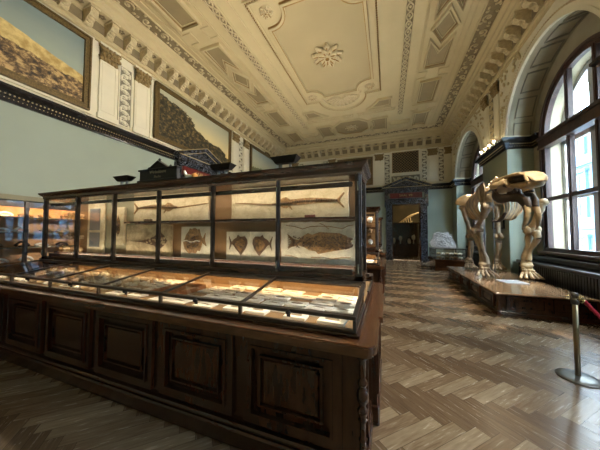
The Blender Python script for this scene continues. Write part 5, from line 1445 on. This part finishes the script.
# ------------------------------------------------------------------ spotlights on the rail of the pier
SPB = emis('spot_bulb', (255,236,200), 60)
pm = (WINS[1]+WINS[2])/2
for k, (yy, lab) in enumerate(((pm-.62, 'first'), (pm-.25, 'second'), (pm+.12, 'third'), (pm+.5, 'fourth'))):
    r = empty('rail_spotlight', (XR-.15, yy, 4.60), 'lit spotlight on the dark pier rail, %s of four from the big window' % lab, 'spotlight', 'spotlights on the pier rail')
    m_ = MB(); m_.lathe([(.02,4.64),(.045,4.66),(.05,4.74),(.03,4.76)], (XR-.15, yy, 0), 12); m_.lathe([(.03,4.60),(.012,4.61),(.012,4.65)], (XR-.15, yy, 0), 10); m_.build('lamp_body', MAT['silver'], r)
    m_ = MB(); m_.blob((XR-.20, yy-.02, 4.70), (.035,.035,.035), n=10, m=8); m_.build('bulb', SPB, r)

# ------------------------------------------------------------------ room beyond the doorway
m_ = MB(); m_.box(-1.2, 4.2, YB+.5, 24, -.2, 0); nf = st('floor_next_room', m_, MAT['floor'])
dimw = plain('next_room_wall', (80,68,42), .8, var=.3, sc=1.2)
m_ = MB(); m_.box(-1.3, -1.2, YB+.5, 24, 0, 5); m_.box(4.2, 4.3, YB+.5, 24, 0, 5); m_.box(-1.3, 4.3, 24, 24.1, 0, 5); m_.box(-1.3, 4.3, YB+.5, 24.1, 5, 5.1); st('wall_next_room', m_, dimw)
m_ = MB(); 
for s_ in (0, 1): m_.box(DX0-.002 if s_ == 0 else DX1-.03, DX0+.03 if s_ == 0 else DX1+.002, YB+.0, YB+.5, 0, DZ)
m_.box(DX0, DX1, YB, YB+.5, DZ-.03, DZ+.002); m_.build('doorway_reveal', MAT['case'], WB)
r = empty('next_room_case', (1.1, 19.5, 0), 'dim glass case seen through the doorway in the next room', 'display case')
m_ = MB(); m_.bbox(.2, 2.1, 19.2, 20.0, 0, .85, .02); m_.bbox(.15, 2.15, 19.15, 20.05, .85, .92, .01); m_.build('wooden_base', MAT['case'], r)
m_ = MB()
for xx in (.2, 1.1, 2.05): m_.box(xx, xx+.05, 19.2, 19.25, .92, 2.4)
m_.bbox(.15, 2.15, 19.15, 20.05, 2.4, 2.5, .01); m_.box(.2, 2.1, 19.9, 19.95, .92, 2.4); m_.build('upright_frame', MAT['case'], r)
SKD = empty('mounted_skeleton', (1.1, 21.5, 0), 'dim mounted skeleton with long ribs seen through the doorway', 'skeleton')
m_ = MB(); m_.tube([(.2,21.5,1.9),(.9,21.5,2.5),(1.7,21.4,3.1),(2.4,21.3,3.4)], [.05,.09,.09,.06], n=8, sub=4); m_.tube([(.4,21.2,1.5),(1.0,21.2,2.1),(1.9,21.2,2.7)], .045, n=8, sub=4); m_.build('spine', MAT['bone'], SKD)
for k in range(8):
    m_ = MB(); xx = .6+.16*k; m_.tube([(xx,21.4,2.3+.12*k),(xx+.05,21.1,2.0+.1*k),(xx,21.1,1.5+.08*k)], .03, n=6, sub=3); m_.build('rib', MAT['bone'], SKD)
for xx in (.75, 1.75):
    m_ = MB(); m_.tube([(xx,21.4,2.4),(xx+.05,21.4,1.4),(xx,21.4,0)], [.08,.06,.1], n=8, sub=3); m_.build('leg', MAT['bone_dark'], SKD)
for k, (xx, zz) in enumerate(((.45, 1.25), (.9, 1.4), (1.5, 1.2), (1.8, 1.5))):
    m_ = MB(); m_.blob((xx, 19.5, zz-.1), (.12,.1,.2), n=10, m=8, jit=.4, seed=k); m_.lathe([(.05,.92),(.03,zz-.2)], (xx, 19.5, 0), 8)
    tag(m_.build('mounted_skull', MAT['white'], origin=(xx, 19.5, .92)), 'pale mounted skull in the case beyond the doorway', 'fossil', 'mounted skulls beyond the doorway')

# ------------------------------------------------------------------ courtyard facade outside
fac = plain('courtyard_plaster', (46,76,100), .8, var=.06, sc=.6)
def facade():
    m_ = MB(); X = 17
    m_.box(X, X+.5, -14, 42, -8, 13)
    for z in (-4, 2.2, 8.0, 12.6): m_.box(X-.35, X, -14, 42, z, z+.45)
    for k in range(90): m_.box(X-.04, X, -14, 42, -7.6+.42*k*.55, -7.6+.42*k*.55+.2) if k < 88 else None
    o = m_.build('wall_courtyard', fac, origin=(X, 14, -8)); o['kind'] = 'structure'
    dk = plain('courtyard_window_glass', (92,112,130), .15)
    for k in range(13):
        y = -11+4*k
        for z0, z1 in ((-2.9, 1.2), (3.4, 7.2), (9.2, 11.8)):
            m_ = MB(); m_.box(X-.06, X-.02, y, y+1.5, z0, z1); w = m_.build('window_far', dk, o)
            m_ = MB(); m_.box(X-.22, X, y-.25, y, z0-.2, z1+.25); m_.box(X-.22, X, y+1.5, y+1.75, z0-.2, z1+.25); m_.box(X-.35, X, y-.4, y+1.9, z1+.2, z1+.45); m_.box(X-.12, X-.04, y+.7, y+.8, z0, z1); m_.build('window_surround', fac, o)
facade()
m_ = MB(); m_.box(XN+.72, 17, -14, 42, -8.2, -8); st('ground_courtyard', m_, plain('courtyard_ground', (150,150,146), .9))

# ------------------------------------------------------------------ light
W = bpy.data.worlds.new('sky'); S.world = W; W.use_nodes = True
wt = W.node_tree; bg = wt.nodes['Background']; bg.inputs[0].default_value = (.86,.94,1,1); bg.inputs[1].default_value = 17.0
def area(name, loc, direction, sx, sy, power, col, portal=False, spread=pi):
    l = bpy.data.lights.new(name, 'AREA'); l.shape = 'RECTANGLE'; l.size = sx; l.size_y = sy; l.energy = power; l.color = col; l.spread = spread
    o = bpy.data.objects.new(name, l); COL.objects.link(o); o.location = loc; o.rotation_euler = Vector(direction).to_track_quat('-Z', 'Y').to_euler()
    l.cycles.is_portal = portal; return o
for k, c in enumerate(WINS): area('sky_portal', (4.95, c, 3.5), (-1,0,0), 3.0, 4.8, 1, (1,1,1), portal=True)
for x, y in HL: area('uplight_light', (x, y, 2.485), (0,0,1), .2, .12, 13, (1,.89,.72), spread=radians(150))
for k, yy in enumerate((pm-.62, pm-.25, pm+.12, pm+.5)):
    l = bpy.data.lights.new('rail_spot', 'SPOT'); l.energy = (1000,800,600,90)[k]; l.color = (1,.80,.52); l.spot_size = radians((13,13,13,30)[k]); l.spot_blend = .5; l.shadow_soft_size = .025
    o = bpy.data.objects.new('rail_spot', l); COL.objects.link(o); o.location = (XR-.27, yy-.03, 4.70)
    tgt = Vector([(2.2,4.6,0),(1.9,6.2,0),(1.7,7.7,0),(2.9,7.4,1.6)][k]); o.rotation_euler = (tgt-o.location).to_track_quat('-Z', 'Y').to_euler()
npm = (WINS[0]+WINS[1])/2  # unseen spotlights added on the near pier to brighten the room
for k, (yy, tg) in enumerate(((npm-.55, (-3.0,1.6,.3)), (npm-.2, (-7.3,3.5,3.6)), (npm+.15, (-7.3,7.5,3.6)), (npm+.5, (-1.0,9,0)))):
    r = empty('rail_spotlight', (XR-.15, yy, 4.60), 'added fill spotlight on the rail of the pier nearest the viewer, out of view', 'spotlight', 'added fill spotlights on the nearest pier rail')
    m_ = MB(); m_.lathe([(.02,4.64),(.045,4.66),(.05,4.74),(.03,4.76)], (XR-.15, yy, 0), 12); m_.lathe([(.03,4.60),(.012,4.61),(.012,4.65)], (XR-.15, yy, 0), 10); m_.build('lamp_body', MAT['silver'], r)
    m_ = MB(); m_.blob((XR-.20, yy-.02, 4.70), (.035,.035,.035), n=10, m=8); m_.build('bulb', SPB, r)
    l = bpy.data.lights.new('rail_spot', 'SPOT'); l.energy = (430,480,640,500)[k]; l.color = (1,.90,.74); l.spot_size = radians(85); l.spot_blend = 1; l.shadow_soft_size = .08
    o = bpy.data.objects.new('rail_spot', l); COL.objects.link(o); o.location = (XR-.27, yy-.03, 4.70); o.rotation_euler = (Vector(tg)-o.location).to_track_quat('-Z', 'Y').to_euler()
def pt(loc, e, col, r=.1, name='room_lamp'):
    l = bpy.data.lights.new(name, 'POINT'); l.energy = e; l.color = col; l.shadow_soft_size = r
    o = bpy.data.objects.new(name, l); COL.objects.link(o); o.location = loc
pt((2.6, 20.5, 4.3), 90, (1,.82,.5), .2, 'next_room_lamp')

# ------------------------------------------------------------------ camera
cam = bpy.data.cameras.new('camera'); co = bpy.data.objects.new('camera', cam); COL.objects.link(co); S.camera = co
cam.sensor_width = 36; cam.lens = 235.73/600*36; cam.clip_start = .05; cam.clip_end = 200
yaw, pitch, roll = radians(20.403), radians(2.2596), radians(.1779)
F = Vector((-sin(yaw)*cos(pitch), cos(yaw)*cos(pitch), sin(pitch))); Rt = F.cross(Vector((0,0,1))).normalized(); U = Rt.cross(F)
R2 = Rt*cos(roll)+U*sin(roll); U2 = U*cos(roll)-Rt*sin(roll)
co.matrix_world = Matrix(((R2.x, U2.x, -F.x, 0), (R2.y, U2.y, -F.y, 0), (R2.z, U2.z, -F.z, 1.6), (0,0,0,1)))
S.view_settings.view_transform = 'Standard'; S.view_settings.look = 'None'; S.view_settings.gamma = 1; S.view_settings.exposure = 1.5
S.cycles.max_bounces = 10; S.cycles.diffuse_bounces = 5; S.cycles.transparent_max_bounces = 24; S.cycles.glossy_bounces = 4
S.cycles.use_denoising = True; S.cycles.sample_clamp_indirect = 6; S.cycles.caustics_reflective = False
